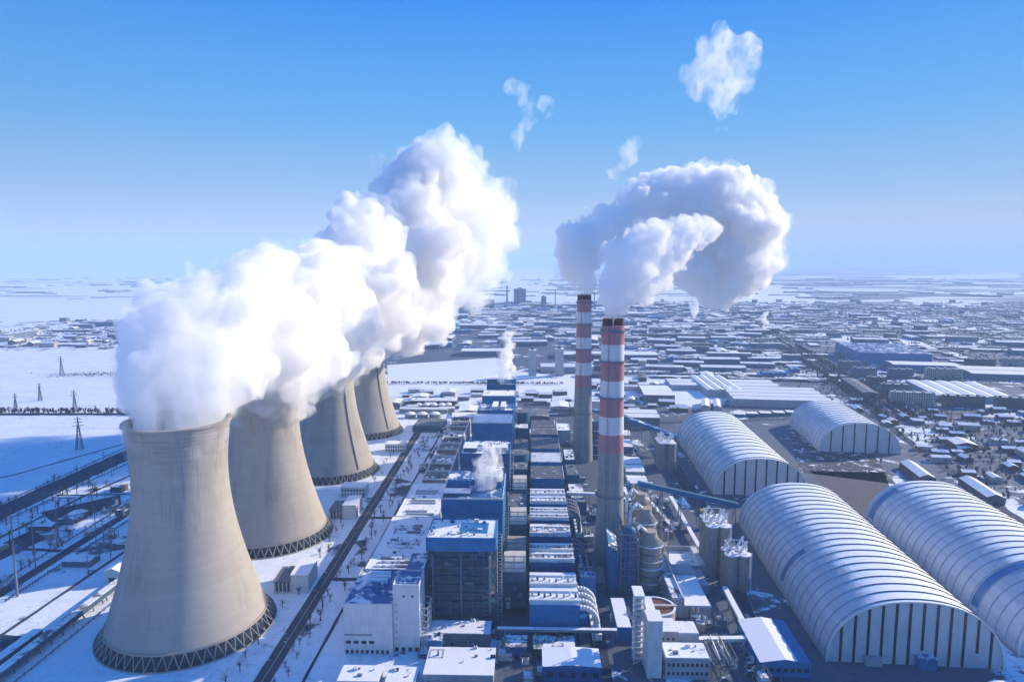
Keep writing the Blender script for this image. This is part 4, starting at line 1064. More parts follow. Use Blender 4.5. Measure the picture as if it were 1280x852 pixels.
def arched_hall(loc, rz, W, H, D, ribs, stripes, label, skylights=(), lean=False, door=False):
    t = thing('arched_hall', label, 'arched hall', (*loc, 0), rz, 'arched white storage halls on the right')
    P = arch(W, H); k = len(P)
    ny = 12
    vs = [(x, D * j / ny, z) for j in range(ny + 1) for x, z in P]
    MB().add(vs, [(j * k + i, j * k + i + 1, (j + 1) * k + i + 1, (j + 1) * k + i) for j in range(ny) for i in range(k - 1)], 0, True).build('roof_shell', 'hall roof metal', t)
    for j in range(ribs):
        y = D * (j + .35) / ribs; m = MB(); e = 1 + .55 / H; e1 = 1.002
        for yy0, yy1 in ((y, y + .45),):
            o_ = [(x * (1 + 1.1 / W), z * e) for x, z in P]; q = []
            for x, z in o_: q += [(x, yy0, z), (x, yy1, z)]
            m.add(q, [(2 * i, 2 * i + 2, 2 * i + 3, 2 * i + 1) for i in range(k - 1)], 0, True)
            q = []
            for (x, z), (a, b) in zip(o_, P): q += [(x, yy0, z), (a, yy0, b), (x, yy1, z), (a, yy1, b)]
            m.add(q, [(4 * i, 4 * i + 1, 4 * i + 5, 4 * i + 4) for i in range(k - 1)] + [(4 * i + 2, 4 * i + 6, 4 * i + 7, 4 * i + 3) for i in range(k - 1)])
        m.build('rib', 'rib steel', t)
    for (a, b, i0, i1) in skylights:            # one translucent blue bay
        m = MB(); q = []
        for x, z in P[i0:i1]: q += [(x * 1.004, a, z * 1.004 + .05), (x * 1.004, b, z * 1.004 + .05)]
        m.add(q, [(2 * i, 2 * i + 2, 2 * i + 3, 2 * i + 1) for i in range(i1 - i0 - 1)], 0, True).build('skylight_band', 'skylight blue', t)
    for y, sgn in ((.6, -1), (D - .6, 1)):
        w = MB().add([(x * .995, y, z * .99) for x, z in P], [tuple(range(k)) if sgn > 0 else tuple(range(k))[::-1]])
        w.build('end_wall', 'end wall panel', t)
    hz_ = lambda u: next((z0 + (z1 - z0) * (u - x0) / (x1 - x0) for (x0, z0), (x1, z1) in zip(P, P[1:]) if x0 <= u <= x1), 0)
    for i in range(stripes):
        u = -W / 2 + W * (i + 1) / (stripes + 1)
        hh = hz_(u)
        zb = 9 if door and i in (stripes // 2, stripes - 2) else .2
        MB().box(u - .75, u + .75, .35, .62, zb, hh * .985).build('wall_slot', 'dark window', t)
    edge = MB()
    for (x0, z0), (x1, z1) in zip(P, P[1:]): edge.bar((x0, .3, z0), (x1, .3, z1), .8)
    edge.build('arch_trim', 'white steel', t)
    for s_ in (-1, 1): MB().box(s_ * W / 2 - .9, s_ * W / 2 + .9, 0, D, 0, 1.6).build('plinth', 'concrete', t)
    if lean:
        MB().add([(W / 2 - 15, 6, 32.0), (W / 2 + 12, 6, 27), (W / 2 + 12, D * .62, 27), (W / 2 - 15, D * .62, 32.0)], [(0, 1, 2, 3)]).build('lean_to_roof', 'full snow', t)
        MB().box(W / 2 + 2, W / 2 + 11.6, 6.4, D * .62 - .4, 0, 26.8).build('lean_to', 'grey cladding', t)
    if door:
        MB().box(0, 10, -5, .3, 0, 6).build('porch', 'blue cladding', t)
        MB().box(-.3, 10.3, -5.3, .3, 6.01, 7.2).build('porch_roof', 'snowy blue roof', t)
        MB().box(-28, -19, -3, .3, 0, 5).build('side_porch', 'grey cladding', t)
    return t
arched_hall((220, 373), R(-3.2), 97, 38, 211, 22, 12, 'nearest and largest arched hall, striped end wall facing the bottom edge', skylights=((84, 91, 2, 12),), door=True)
arched_hall((336, 381), R(-3.2), 100, 38, 212, 22, 12, 'arched hall beside the nearest one, its front cut off by the picture edge', skylights=((196, 204, 2, 14), (42, 50, 2, 19)))
arched_hall((227, 659), R(-2.2), 91, 37, 214, 15, 8, 'far arched hall with smooth pale left side, behind the nearest one, lean-to on its right')
arched_hall((397, 815), R(-6), 93, 36, 138, 13, 6, 'smallest arched hall standing apart at the back right of the yard')
arched_hall((428, 440), R(-3.2), 64, 24, 110, 11, 6, 'arched hall only just entering at the right edge of the view')
arched_hall((252, 333), R(-3.2), 19, 6, 18, 3, 3, 'little vaulted white roof at the bottom edge before the nearest arched hall')

# ------------------------------------------------------------------ small buildings near the cooling towers
t = thing('pump_house', 'pump house with white end wall and pillared porch between first and second cooling towers', 'building', (-178.5, 447, 0), R(4))
MB().box(12, 24, 0, 26, 0, 13).build('main_block', 'white cladding', t)
MB().box(11.7, 24.3, -.3, 26.3, 13.01, 13.5).build('main_roof', 'full snow', t)
MB().box(0, 11.9, 3, 24, 0, 8).build('porch_block', 'dark concrete', t)
MB().box(-.6, 11.9, 0, 25, 8.01, 8.7).build('porch_roof', 'thin snow roof', t)
for i in range(5): MB().box(.3 + i * 2.7, .9 + i * 2.7, .3, .9, 0, 8).build('pillar', 'white steel', t)
t2 = copy_tree(t, (-180, 584, 0), R(2), 'pump house with white end wall between second and third cooling towers')
t = thing('service_building', 'two-storey white service building with windows behind the second pump house', 'building', (-186, 642, 0))
MB().box(0, 24, 0, 15, 0, 10).build('walls', 'white cladding', t); MB().box(-.4, 24.4, -.4, 15.4, 10.01, 10.5).build('roof', 'full snow', t)
windows(t, [(1.8 + i * 2.9, z) for i in range(8) for z in (1.5, 6)], 1.5, 2, 'y', 0)
copy_tree(t, (-176, 800, 0), R(1), 'two-storey pale building by the road near the farthest cooling tower')
t = thing('service_building', 'low white shed peeking out left of the foremost cooling tower', 'building', (-306, 459, 0))
MB().gable(0, 11, 0, 17, 0, 9, 2, 0, 1).build('hall', ['white cladding', 'full snow'], t)
MB().box(3, 8, -.1, .05, 0, 4).build('door', 'dark window', t)
for (x0, x1, y0, y1, h, wl, rf, lab) in ((-160, -120, 898, 944, 8, 'teal cladding', 'thin snow roof', 'low teal shed beside the road end near the last tower'), (-200, -126, 1012, 1024, 7, 'grey cladding', 'full snow', 'long thin shed with bright roof beyond the last cooling tower'),
    (-192, -118, 1064, 1088, 9, 'brown wall', 'snowy roof', 'brown-walled long hall with snow roof beyond the long thin shed'), (-196, -170, 1100, 1130, 8, 'grey cladding', 'full snow', 'square snow-roofed house beyond the brown-walled hall'),
    (-150, -128, 1130, 1165, 10, 'grey cladding', 'full snow', 'slanted bright roof house at the edge of the white field'), (-226, -204, 1040, 1075, 10, 'blue grey wall', 'snowy roof', 'blue-grey house just right of the last cooling tower'),
    (-112, -70, 940, 970, 12, 'grey cladding', 'snowy roof', 'grey works hall left of the last blue boiler house'), (-108, -76, 990, 1030, 9, 'blue grey wall', 'full snow', 'small works hall with white roof behind the boiler row end'),
    (-10, 26, 935, 985, 14, 'brown wall', 'thin snow roof', 'broad dull-roofed hall behind the dust filters'), (30, 58, 1010, 1050, 12, 'pale wall', 'full snow', 'white-roofed pair hall left of the distant chimney, larger'),
    (60, 76, 1010, 1046, 12, 'pale wall', 'full snow', 'white-roofed pair hall left of the distant chimney, smaller'), (-20, 40, 1003, 1007, 2, 'brown wall', 'full snow', 'long low wall hut behind the broad dull-roofed hall')):
    t = thing('works_hall', lab, 'building', ((x0 + x1) / 2, y0, 0), R(random.uniform(-2, 2)))
    w = (x1 - x0) / 2
    MB().gable(-w, w, 0, y1 - y0, 0, h, 1.6, 0, 1, 'x' if w * 2 > y1 - y0 else 'y').build('hall', [wl, rf], t)
    for k in range(int(w)): MB().box(-w + 1 + k * 2, -w + 2 + k * 2, -.07, .05, h * .4, h * .7).build('window', 'dark window', t)
for i, (x, y, r_) in enumerate(((-178, 985, 8), (-160, 985, 8), (-142, 986, 8), (-176, 1048, 6), (-164, 1048, 6), (-152, 1048, 6), (-140, 1049, 7), (-130, 1052, 6))):
    t = thing('storage_tank', 'squat snow-domed storage tank beyond the last cooling tower', 'tank', (x, y, 0), 0, 'snow-domed tanks beyond the cooling towers')
    MB().rings([(r_, 0), (r_, 6)], 24, 0).build('tank_wall', 'grey steel', t)
    MB().rings([(r_ + .1, 6), (r_ * .8, 7.5), (r_ * .4, 8.6), (.1, 9)], 24, 0).build('tank_roof', 'full snow', t)

# ------------------------------------------------------------------ poles, pylons, masts, fence
def pylon(loc, h, label, rz=0):
    t = thing('power_pylon', label, 'pylon', (*loc, 0), rz, 'electricity pylons in the western fields')
    m = MB(); b = h * .085; c = h * .02
    for sx in (-1, 1):
        for sy in (-1, 1): m.bar((sx * b, sy * b, 0), (sx * c, sy * c, h * .7), .5); m.bar((sx * c, sy * c, h * .7), (0, 0, h), .4)
    n = 7
    for i in range(n):
        z0, z1 = h * .7 * i / n, h * .7 * (i + 1) / n; w0, w1 = b + (c - b) * i / n, b + (c - b) * (i + 1) / n
        for sy in (-1, 1):
            m.bar((-w0, sy * w0, z0), (w1, sy * w1, z1), .28); m.bar((w0, sy * w0, z0), (-w1, sy * w1, z1), .28)
            m.bar((sy * w0, -w0, z0), (sy * w1, w1, z1), .28)
    m.build('lattice_body', 'dark steel', t)
    for z, w in ((h * .72, h * .16), (h * .82, h * .13), (h * .92, h * .10)):
        a = MB().bar((-w, 0, z), (0, 0, z + .8), .35); a.bar((w, 0, z), (0, 0, z + .8), .35); a.bar((-w, 0, z), (0, 0, z - .6), .3); a.bar((w, 0, z), (0, 0, z - .6), .3)
        a.build('cross_arm', 'dark steel', t)
    return t
for i, (x, y, h) in enumerate(((-553, 801, 42), (-700, 1010, 34), (-942, 1328, 42), (-810, 1032, 24), (-813, 1090, 30))):
    pylon((x, y), h, ('steel pylon standing beside the canal, tallest in view on the left', 'steel pylon by the dark embankment', 'steel pylon alone on the white field', 'short steel pylon near the left edge', 'slim steel pylon near the left edge behind the short one',
        'far steel pylon towards the village', 'steel pylon close to the steam bank', 'small steel pylon at the embankment left edge')[i], .3)
def mast(loc, h, label, w=.55, arms=3):
    t = thing('pole', label, 'pole', (*loc, 0), 0, 'tall poles left of the cooling towers')
    MB().rings([(w, 0), (w * .5, h)], 10, 0, cap1=True).build('shaft', 'grey steel', t)
    for k in range(arms): MB().bar((-2.4, 0, h - 2 - 3 * k), (2.4, 0, h - 2 - 3 * k), .3).build('cross_arm', 'grey steel', t)
    return t
mast((-354, 438), 58, 'tall pale pole left of the foremost cooling tower near the left edge', .8, 2)
mast((-391, 504), 33, 'dark pole second from the left by the road', .7)
mast((-394, 536), 30, 'dark pole by the road left of the cooling tower, third one', .7)
for i, (x, y, h) in enumerate(((-330, 505, 22), (-345, 520, 24), (-378, 560, 20), (-340, 560, 26), (-320, 530, 18), (-420, 620, 22), (-325, 470, 16), (-400, 590, 24), (-355, 590, 20), (-335, 600, 24), (-372, 480, 18), (-430, 540, 20))):
    mast((x, y), h, 'thin substation pole among others left of the foremost cooling tower', .4, 2)
# substation gantries
for i, (x, y) in enumerate(((-335, 500), (-350, 530), (-335, 560), (-352, 590), (-430, 600), (-440, 640))):
    t = thing('gantry', 'pale steel gantry frame of the substation left of the cooling towers', 'gantry', (x, y, 0), 0, 'substation gantries')
    for sx in (-8, 8): MB().bar((sx, 0, 0), (sx, 0, 12), .5).build('post', 'grey steel', t)
    MB().bar((-8, 0, 12), (8, 0, 12), .7).build('beam', 'grey steel', t)
# kerbside lamps of the plant road
for k in range(22):
    y = 300 + k * 27
    t = thing('street_lamp', 'slim street lamp along the plant road', 'street lamp', (-142.5 - y * .004, y, 0), 0, 'street lamps along the plant road')
    MB().rings([(.16, 0), (.1, 8.5)], 8, 0).build('post', 'grey steel', t)
    MB().bar((0, 0, 8.5), (-1.8, 0, 9), .16).build('lamp_arm', 'grey steel', t)
    MB().box(-2.5, -1.6, -.2, .2, 8.9, 9.1).build('lamp_head', 'white steel', t)
# fence west of the towers
for (a, b, lab) in (((-283, 300), (-281, 520), 'low pale wall along the foot of the foremost cooling tower'), ((-124, 560), (-122, 700), 'dark boundary fence beside the turbine hall path')):
    m = MB(); m.bar((a[0], a[1], 1), (b[0], b[1], 1), .5); n = 40
    for i in range(n + 1): m.box(a[0] + (b[0] - a[0]) * i / n - .15, a[0] + (b[0] - a[0]) * i / n + .15, a[1] + (b[1] - a[1]) * i / n - .2, a[1] + (b[1] - a[1]) * i / n + .2, 0, 2.2)
    tag(m.build('fence', 'grey steel'), lab, 'fence')

# ------------------------------------------------------------------ trees
def bare_tree(h, seed, n=70):
    r = random.Random(seed)
    t = thing('bare_tree', '', 'tree')
    tr = MB().rings([(.05 * h, 0), (.03 * h, h * .35), (.012 * h, h * .7)], 6, 0); tr.build('trunk', 'bark', t)
    c = MB()
    for i in range(16):
        z0 = h * r.uniform(.25, .6); a = r.uniform(0, 6.28); L = h * r.uniform(.2, .42); el = r.uniform(.4, 1.2)
        p0 = Vector((0, 0, z0)); p1 = p0 + Vector((math.cos(a) * math.cos(el), math.sin(a) * math.cos(el), math.sin(el))) * L
        c.bar(p0, p1, .016 * h, 0, 3, .006 * h)
        for j in range(n // 16):
            q0 = p0.lerp(p1, r.uniform(.35, 1)); q1 = q0 + Vector((r.gauss(0, 1), r.gauss(0, 1), r.gauss(.5, .8))).normalized() * h * r.uniform(.08, .2)
            c.bar(q0, q1, .011 * h, 0, 3, .004 * h)
    c.build('crown', 'bark', t)
    return t
protos = [bare_tree(7, 1), bare_tree(8.5, 2), bare_tree(6, 3)]
r = random.Random(77)
spots = []
for k in range(70): spots.append((-138 + r.uniform(-3, 8), 330 + k * 7.6 + r.uniform(-2, 2)))
for k in range(34): spots.append((-160 - r.uniform(0, 8), 340 + k * 15 + r.uniform(-4, 4)))
for i, (x, y) in enumerate(spots):
    o = protos[i] if i < 3 else copy_tree(protos[r.randrange(3)])
    o.location = (x, y, 0); o.rotation_euler = (0, 0, r.uniform(0, 6.3))
    s_ = r.uniform(.8, 1.3); o.scale = (s_, s_, s_)
    o['label'] = 'small leafless tree in the snow strip right of the plant road' if i < 70 else 'small leafless tree left of the plant road by the cooling towers'
    o['group'] = 'bare roadside trees right of the plant road' if i < 70 else 'bare roadside trees left of the plant road'
spots = [(-430 + r.uniform(-40, 60), 470 + r.uniform(0, 200)) for _ in range(50)] + [(-480 + r.choice((-17, 17)) + r.uniform(-2, 2), 480 + k * 9) for k in range(30)]
for i, (x, y) in enumerate(spots):
    o = copy_tree(protos[r.randrange(3)]); o.location = (x, y, 0); o.rotation_euler = (0, 0, r.uniform(0, 6.3)); s_ = r.uniform(.9, 1.6); o.scale = (s_, s_, s_)
    o['label'] = 'leafless tree on the shaded ground between canal and cooling towers'; o['group'] = 'bare trees by the canal'

# ------------------------------------------------------------------ vehicles
def vehicle(kind, loc, rz, paintn, label, grp):
    t = thing(kind, label, kind.split('_')[-1], (*loc, .05), rz, grp)
    if kind == 'car':
        MB().add([(-.9, -2.2, .4), (.9, -2.2, .4), (.9, 2.2, .4), (-.9, 2.2, .4), (-.9, -2.2, .95), (.9, -2.2, .95), (.85, 2.2, .9), (-.85, 2.2, .9)], [(0, 1, 5, 4), (1, 2, 6, 5), (2, 3, 7, 6), (3, 0, 4, 7), (4, 5, 6, 7), (0, 3, 2, 1)]).build('body', paintn, t)
        MB().add([(-.85, -1.7, .95), (.85, -1.7, .95), (.85, 1.1, .94), (-.85, 1.1, .94), (-.68, -1.1, 1.45), (.68, -1.1, 1.45), (.68, .5, 1.45), (-.68, .5, 1.45)], [(0, 1, 5, 4), (1, 2, 6, 5), (2, 3, 7, 6), (3, 0, 4, 7), (4, 5, 6, 7)]).build('cabin', 'dark window', t)
        ws = [(sx * .9, sy, .33) for sx in (-1, 1) for sy in (-1.4, 1.4)]
    else:
        MB().box(-1.2, 1.2, -4, 2, 1, 3.4).build('cargo_box', paintn, t)
        MB().box(-1.15, 1.15, 2.2, 4, .7, 2.7).build('cab', 'blue cladding', t)
        MB().box(-1, 1, 3.95, 4.06, 1.6, 2.5).build('windscreen', 'dark window', t)
        ws = [(sx * 1.1, sy, .5) for sx in (-1, 1) for sy in (-3, -1.8, 3)]
    for x, y, rr in ws: MB().bar((x - .12, y, rr), (x + .12, y, rr), rr * 1.41, 0, 12).build('wheel', 'dark road', t)
    return t
r = random.Random(9)
for i, (x, y) in enumerate(((-149.5, 452), (-146, 505), (-150, 560), (-147, 640), (-151, 700), (-148.5, 388), (-152, 760), (-149, 820))):
    vehicle('car', (x, y), 0, r.choice(['white steel', 'dark steel', 'grey steel', 'red paint']), 'small car driving on the plant road beside the turbine halls', 'cars on the plant road')
for i, (x, y) in enumerate(((140, 420), (152, 540), (157, 610), (43, 640), (40, 700), (108, 600), (116, 610), (112, 575))):
    vehicle('truck', (x, y), .05, r.choice(['white steel', 'yellow paint', 'grey steel']), 'truck standing on the dark inner road near the arched halls and silos', 'trucks on the inner roads')

# ------------------------------------------------------------------ the industrial estate and the town
def shed_row(loc, rz, W, D, h, n, label, wall='grey cladding', roof='full snow', along='x', name='factory_hall'):
    t = thing(name, label, 'factory hall', (*loc, 0), rz)
    MB().box(0, W, .1, D - .1, 0, h).build('walls', wall, t)
    for k in range(n):
        if along == 'x': a, b = D * k / n, D * (k + 1) / n - D / n * .12; mb = MB().gable(0, W, a, b, h + .02, h + .4, 2.0, 0, 1, 'x')
        else: a, b = W * k / n, W * (k + 1) / n - W / n * .12; mb = MB().gable(a, b, 0, D, h + .02, h + .4, 2.0, 0, 1, 'y')
        mb.build('roof_bay', [wall, roof], t)
    MB().box(-.3, W + .3, -.3, D + .3, 0, 1).build('plinth', 'concrete', t)
    return t
shed_row((300, 1150), R(-1), 62, 150, 12, 4, 'white-roofed factory hall with four bays left of the long-striped hall', along='y')
shed_row((322, 1078), R(-6), 150, 118, 12, 4, 'large factory hall with four long white roof stripes behind the arched halls')
shed_row((250, 1215), R(-3), 190, 70, 9, 2, 'flat white-roofed hall directly behind the long-striped one')
shed_row((184, 1100), R(-3), 50, 100, 13, 1, 'dark fronted hall with white roof right of the nearer chimney', 'blue grey wall')
shed_row((128, 930), R(-3), 50, 55, 15, 2, 'blue-grey fronted hall with pale roof right of the chimneys', 'blue grey wall', 'snowy roof')
shed_row((262, 1040), R(-14), 14, 60, 8, 1, 'narrow slanting hall with white roof, left one of two', along='y')
shed_row((280, 1036), R(-14), 12, 60, 8, 1, 'narrow slanting hall with white roof, right one of two', along='y')
shed_row((101, 706), R(-2), 20, 58, 8, 2, 'grey shed with two white roof bays right of the chimneys')
shed_row((98, 668), R(-2), 20, 28, 8, 1, 'small white-roofed shed right of the chimneys before the two-bay one')
shed_row((100, 800), R(-2), 22, 40, 9, 1, 'small snow-roofed works shed before the blue conveyor', 'blue grey wall')
shed_row((108, 858), R(-2), 20, 30, 8, 1, 'small pale shed under the far blue conveyor', 'pale wall')
shed_row((670, 1130), R(-11), 120, 150, 9, 5, 'wide factory hall with diagonal white roof stripes on the right', along='y')
shed_row((560, 1150), R(-11), 26, 150, 9, 1, 'long low hall in front of the dark apartment rows', 'brown wall', 'thin snow roof', along='y')
shed_row((735, 1540), R(-10), 150, 200, 26, 5, 'big blue factory hall in the hazy middle distance on the right', 'blue cladding', 'snowy blue roof')
shed_row((760, 1440), R(-10), 130, 60, 14, 1, 'blue-walled hall with long white roof before the big blue factory', 'deep blue cladding')
shed_row((860, 1340), R(-10), 170, 110, 12, 2, 'white-roofed hall near the right edge behind the diagonal stripes', 'blue grey wall')
shed_row((900, 1180), R(-10), 90, 90, 12, 1, 'dark fronted white-roofed hall at the right edge', 'blue grey wall')
shed_row((-330, 1790), R(2), 120, 40, 14, 1, 'blue-fronted hall in the middle distance beyond the white field', 'blue cladding')
shed_row((-170, 1640), R(2), 110, 60, 12, 1, 'blue-grey hall with a vaulted snow roof beyond the white field', 'blue grey wall')
shed_row((60, 1600), R(0), 240, 70, 10, 1, 'long white-roofed hall behind the distant chimney top', 'blue grey wall')
shed_row((20, 1400), R(0), 110, 50, 12, 2, 'white-roofed hall flanked by two grey silo towers', 'grey cladding')
for k in range(8):
    t = thing('storage_hut', 'small white-roofed hut in the row before the long-striped hall', 'hut', (300 + k * 21, 1000 + k * 3.5, 0), R(-9), 'row of small white-roofed huts')
    MB().box(0, 15, 0, 14, 0, 5).build('walls', 'teal cladding', t); MB().box(-.4, 15.4, -.4, 14.4, 5.01, 5.5).build('roof', 'full snow', t)
for (x0, y0, w, d, h, rz, lab, wl) in ((434, 640, 10, 60, 7, -9, 'low hall with lilac snow roof between the right arched halls, nearer', 'brown wall'), (404, 700, 10, 56, 7, -9, 'low hall with lilac snow roof between the right arched halls, farther', 'brown wall'),
    (520, 830, 16, 30, 7, -10, 'red-brown walled house with pale roof near the rail line', 'red brick'), (560, 640, 14, 46, 8, -10, 'long house with pale roof near the right edge below the village', 'red brick')):
    t = thing('long_shed', lab, 'shed', (x0, y0, 0), R(rz))
    MB().gable(0, w * 1.6, 0, d, 0, h, 3.2, 0, 1, 'y').build('hall', [wl, 'full snow'], t)
    MB().box(w * .6, w, -.1, .05, 0, 3.5).build('door', 'dark window', t)

# far landmarks in the haze
t = thing('cooling_tower_small', 'small far hyperbolic tower left of a slim chimney on the horizon works', 'cooling tower', (-270, 2849, 0))
MB().rings([(34 * math.sqrt(1 + ((z - 75) / 55.) ** 2) * .55 + 8, z) for z in range(0, 100, 8)], 32, 0).build('shell', 'concrete', t)
MB().rings([(46, 0), (46, 3)], 32, 0).build('basin_wall', 'concrete', t)
for x, y, h, rr, lab in ((-118, 3342, 110, 5, 'slim dark chimney of the far works'), (240, 3250, 62, 4, 'short far chimney near the crane'), (120, 3420, 84, 3, 'thin far mast among the works')):
    t = thing('far_chimney', lab, 'chimney', (x, y, 0))
    MB().rings([(rr, 0), (rr * .7, h)], 12, 0, cap1=True).build('shaft', 'dark concrete', t)
    MB().rings([(rr * .8, h - 6), (rr + .6, h - 6), (rr + .6, h - 4.5)], 12, 0, smooth=False).build('platform', 'dark steel', t)
for x, y, w, d, h, lab in ((-60, 3600, 64, 60, 84, 'grey cube tower house of the far works'), (60, 3300, 24, 30, 60, 'narrow tower house of the far works'), (-210, 3300, 60, 40, 44, 'broad tower block of the far works'), (3, 1355, 15, 14, 52, 'left grey silo tower in the middle distance'), (57, 1358, 17, 14, 54, 'right grey silo tower in the middle distance')):
    t = thing('tower_house', lab, 'tower', (x, y, 0))
    MB().box(-w / 2, w / 2, 0, d, 0, h).build('walls', 'blue grey wall' if h != 52 and h != 54 else 'grey cladding', t)
    MB().box(-w / 2 - .5, w / 2 + .5, -.5, d + .5, h + .02, h + 1).build('roof', 'snowy roof', t)
    MB().box(-w / 6, w / 6, d * .3, d * .7, h + 1, h + 5).build('roof_house', 'dark steel', t)
t = thing('tower_crane', 'tower crane standing over the far works', 'crane', (300, 3250, 0))
MB().bar((0, 0, 0), (0, 0, 78), 5).build('mast', 'grey steel', t); MB().bar((-20, 0, 76), (70, 0, 92), 4).build('jib', 'grey steel', t)

def mini_house(w, d, h, rise, wall, roof, name='house'):
    return MB().gable(-w / 2, w / 2, -d / 2, d / 2, 0, h, rise, 0, 1, 'x').mesh(name, [wall, roof])
hm = [mini_house(14, 8, 4, 1.8, 'brown wall', 'full snow'), mini_house(11, 8, 3.6, 1.6, 'red brick', 'full snow'), mini_house(18, 9, 5, 1.6, 'pale wall', 'snowy roof'),
      mini_house(12, 9, 4, 1.6, 'blue grey wall', 'full snow'), mini_house(16, 8, 4, 2, 'brown wall', 'snowy red roof')]
def block_mesh(w, d, h, wall):
    m = MB().box(-w / 2, w / 2, -d / 2, d / 2, 0, h, 0, 1)
    pr_ = MB(); parapet(m, -w / 2, w / 2, -d / 2, d / 2, h + .02, .8, .4, 0)
    for k in range(int(w / 14)): m.box(-w / 2 + 5 + k * 14, -w / 2 + 8 + k * 14, -2, 2, h + .02, h + 2.6, 0, 1)
    for f in range(int(h / 3)):
        for k in range(int(w / 3.6)): m.box(-w / 2 + 1 + k * 3.6, -w / 2 + 2.7 + k * 3.6, -d / 2 - .05, -d / 2 + .02, f * 3 + 1, f * 3 + 2.5, 2)
    return m.mesh('block', [wall, 'snowy roof', 'dark window'])
bm_ = [block_mesh(58, 12, 18, 'brown wall'), block_mesh(46, 12, 18, 'blue grey wall'), block_mesh(64, 13, 21, 'pale wall'), block_mesh(34, 12, 15, 'brown wall')]
fm = [mini_house(60, 24, 9, 2.4, 'blue grey wall', 'full snow', 'works'), mini_house(80, 30, 10, 2.4, 'blue grey wall', 'snowy roof', 'works'), mini_house(45, 20, 8, 2, 'blue cladding', 'snowy blue roof', 'works'), mini_house(70, 18, 8, 2, 'brown wall', 'thin snow roof', 'works')]
placed = []
def free(x, y, rad):
    for a, b, c in placed:
        if (a - x) ** 2 + (b - y) ** 2 < (c + rad) ** 2: return False
    return True
def keepout(x, y):
    if -300 < x < 175 and y < 1000: return True
    if 150 < x < 520 and y < 1010: return (x < 470 + (y - 800) * .16) or x < 455
    if 240 < x < 500 and 1000 < y < 1300: return True
    if 650 < x < 860 and 1110 < y < 1330: return True
    if 700 < x < 960 and 1430 < y < 1790: return True
    if abs(x - (690 - (1840 - y) * .176)) < 28 and 1000 < y < 1850: return True
    if abs(x - (494 + (y - 917) * .17)) < 12 and y < 1010: return True
    if 840 < x < 1060 and 1160 < y < 1480: return True
    if -380 < x < 130 and 1000 < y < 1720 and not (x > 90 and y < 1300): return y > 1180
    return False
def put(mesh, name, x, y, rz, s_, label, cat, grp):
    o = bpy.data.objects.new(name, mesh); col.objects.link(o)
    o.location = (x, y, 0); o.rotation_euler = (0, 0, rz); o.scale = (s_, s_, s_)
    return tag(o, label, cat, grp)
r = random.Random(41)
TB = R(-10)
# apartment rows of the town, each row running across the view
n = 0
for row in range(12):
    for k in range(9):
        u, v = 60 + k * 72 + r.uniform(-4, 4), 80 + row * 46
        if r.random() < .12: continue
        x = 470 + u * math.cos(TB) - v * math.sin(TB) ; y = 1040 + u * math.sin(TB) + v * math.cos(TB)
        if keepout(x, y) or not free(x, y, 30): continue
        placed.append((x, y, 28)); n += 1
        put(r.choice(bm_), 'apartment_block', x, y, TB, 1, 'dark apartment block with snowy flat roof in the town right of the factory halls', 'apartment block', 'apartment blocks of the town on the right')
# far and middle works halls
def scatter(cnt, meshes, name, cat, xs, ys, rz, lab, grp, rad, s0=.8, s1=1.3, shape=None):
    c = 0; tries = 0
    while c < cnt and tries < cnt * 25:
        tries += 1
        x, y = r.uniform(*xs), r.uniform(*ys)
        if shape and not shape(x, y): continue
        if keepout(x, y) or not free(x, y, rad): continue
        placed.append((x, y, rad * .9)); c += 1
        put(r.choice(meshes), name, x, y, rz + r.gauss(0, .06) + (math.pi / 2 if r.random() < .25 else 0), r.uniform(s0, s1), lab, cat, grp)
    return c
scatter(40, fm, 'works_hall', 'factory hall', (130, 560), (1320, 2100), R(-6), 'hazy snow-roofed works hall between the smoke and the right-hand town', 'works halls in the middle distance', 42)
scatter(26, fm, 'works_hall', 'factory hall', (-420, 120), (1740, 2500), R(1), 'hazy snow-roofed works hall beyond the white field in the centre', 'works halls beyond the white field', 40)
scatter(40, fm, 'works_hall', 'factory hall', (-450, 560), (2500, 3700), R(1), 'tiny snow-roofed works hall just before the open fields at the centre', 'works halls of the far industrial estate', 42, 1.0, 1.9)
scatter(70, fm, 'works_hall', 'factory hall', (560, 2200), (1350, 3400), R(-10), 'hazy snow-roofed works hall in the right-hand town', 'works halls of the town', 45)
scatter(150, hm, 'house', 'house', (470, 950), (560, 1120), R(-10), 'small snow-roofed house near the rail line at the right edge', 'houses near the rail line', 11, 1, 1.5)
scatter(24, hm, 'house', 'house', (100, 300), (1010, 1330), R(-6), 'small snow-roofed house behind the blue conveyor', 'houses behind the conveyor', 11, 1, 1.8)
scatter(40, hm, 'house', 'house', (-250, 60), (1010, 1180), R(1), 'small snow-roofed house before the white field in the centre', 'houses before the white field', 12, 1, 1.8)
scatter(80, hm, 'house', 'house', (-1550, -700), (1780, 2300), R(2), 'tiny snow-roofed house of the village in the fields on the left', 'houses of the western village', 13, 1.2, 2.6)
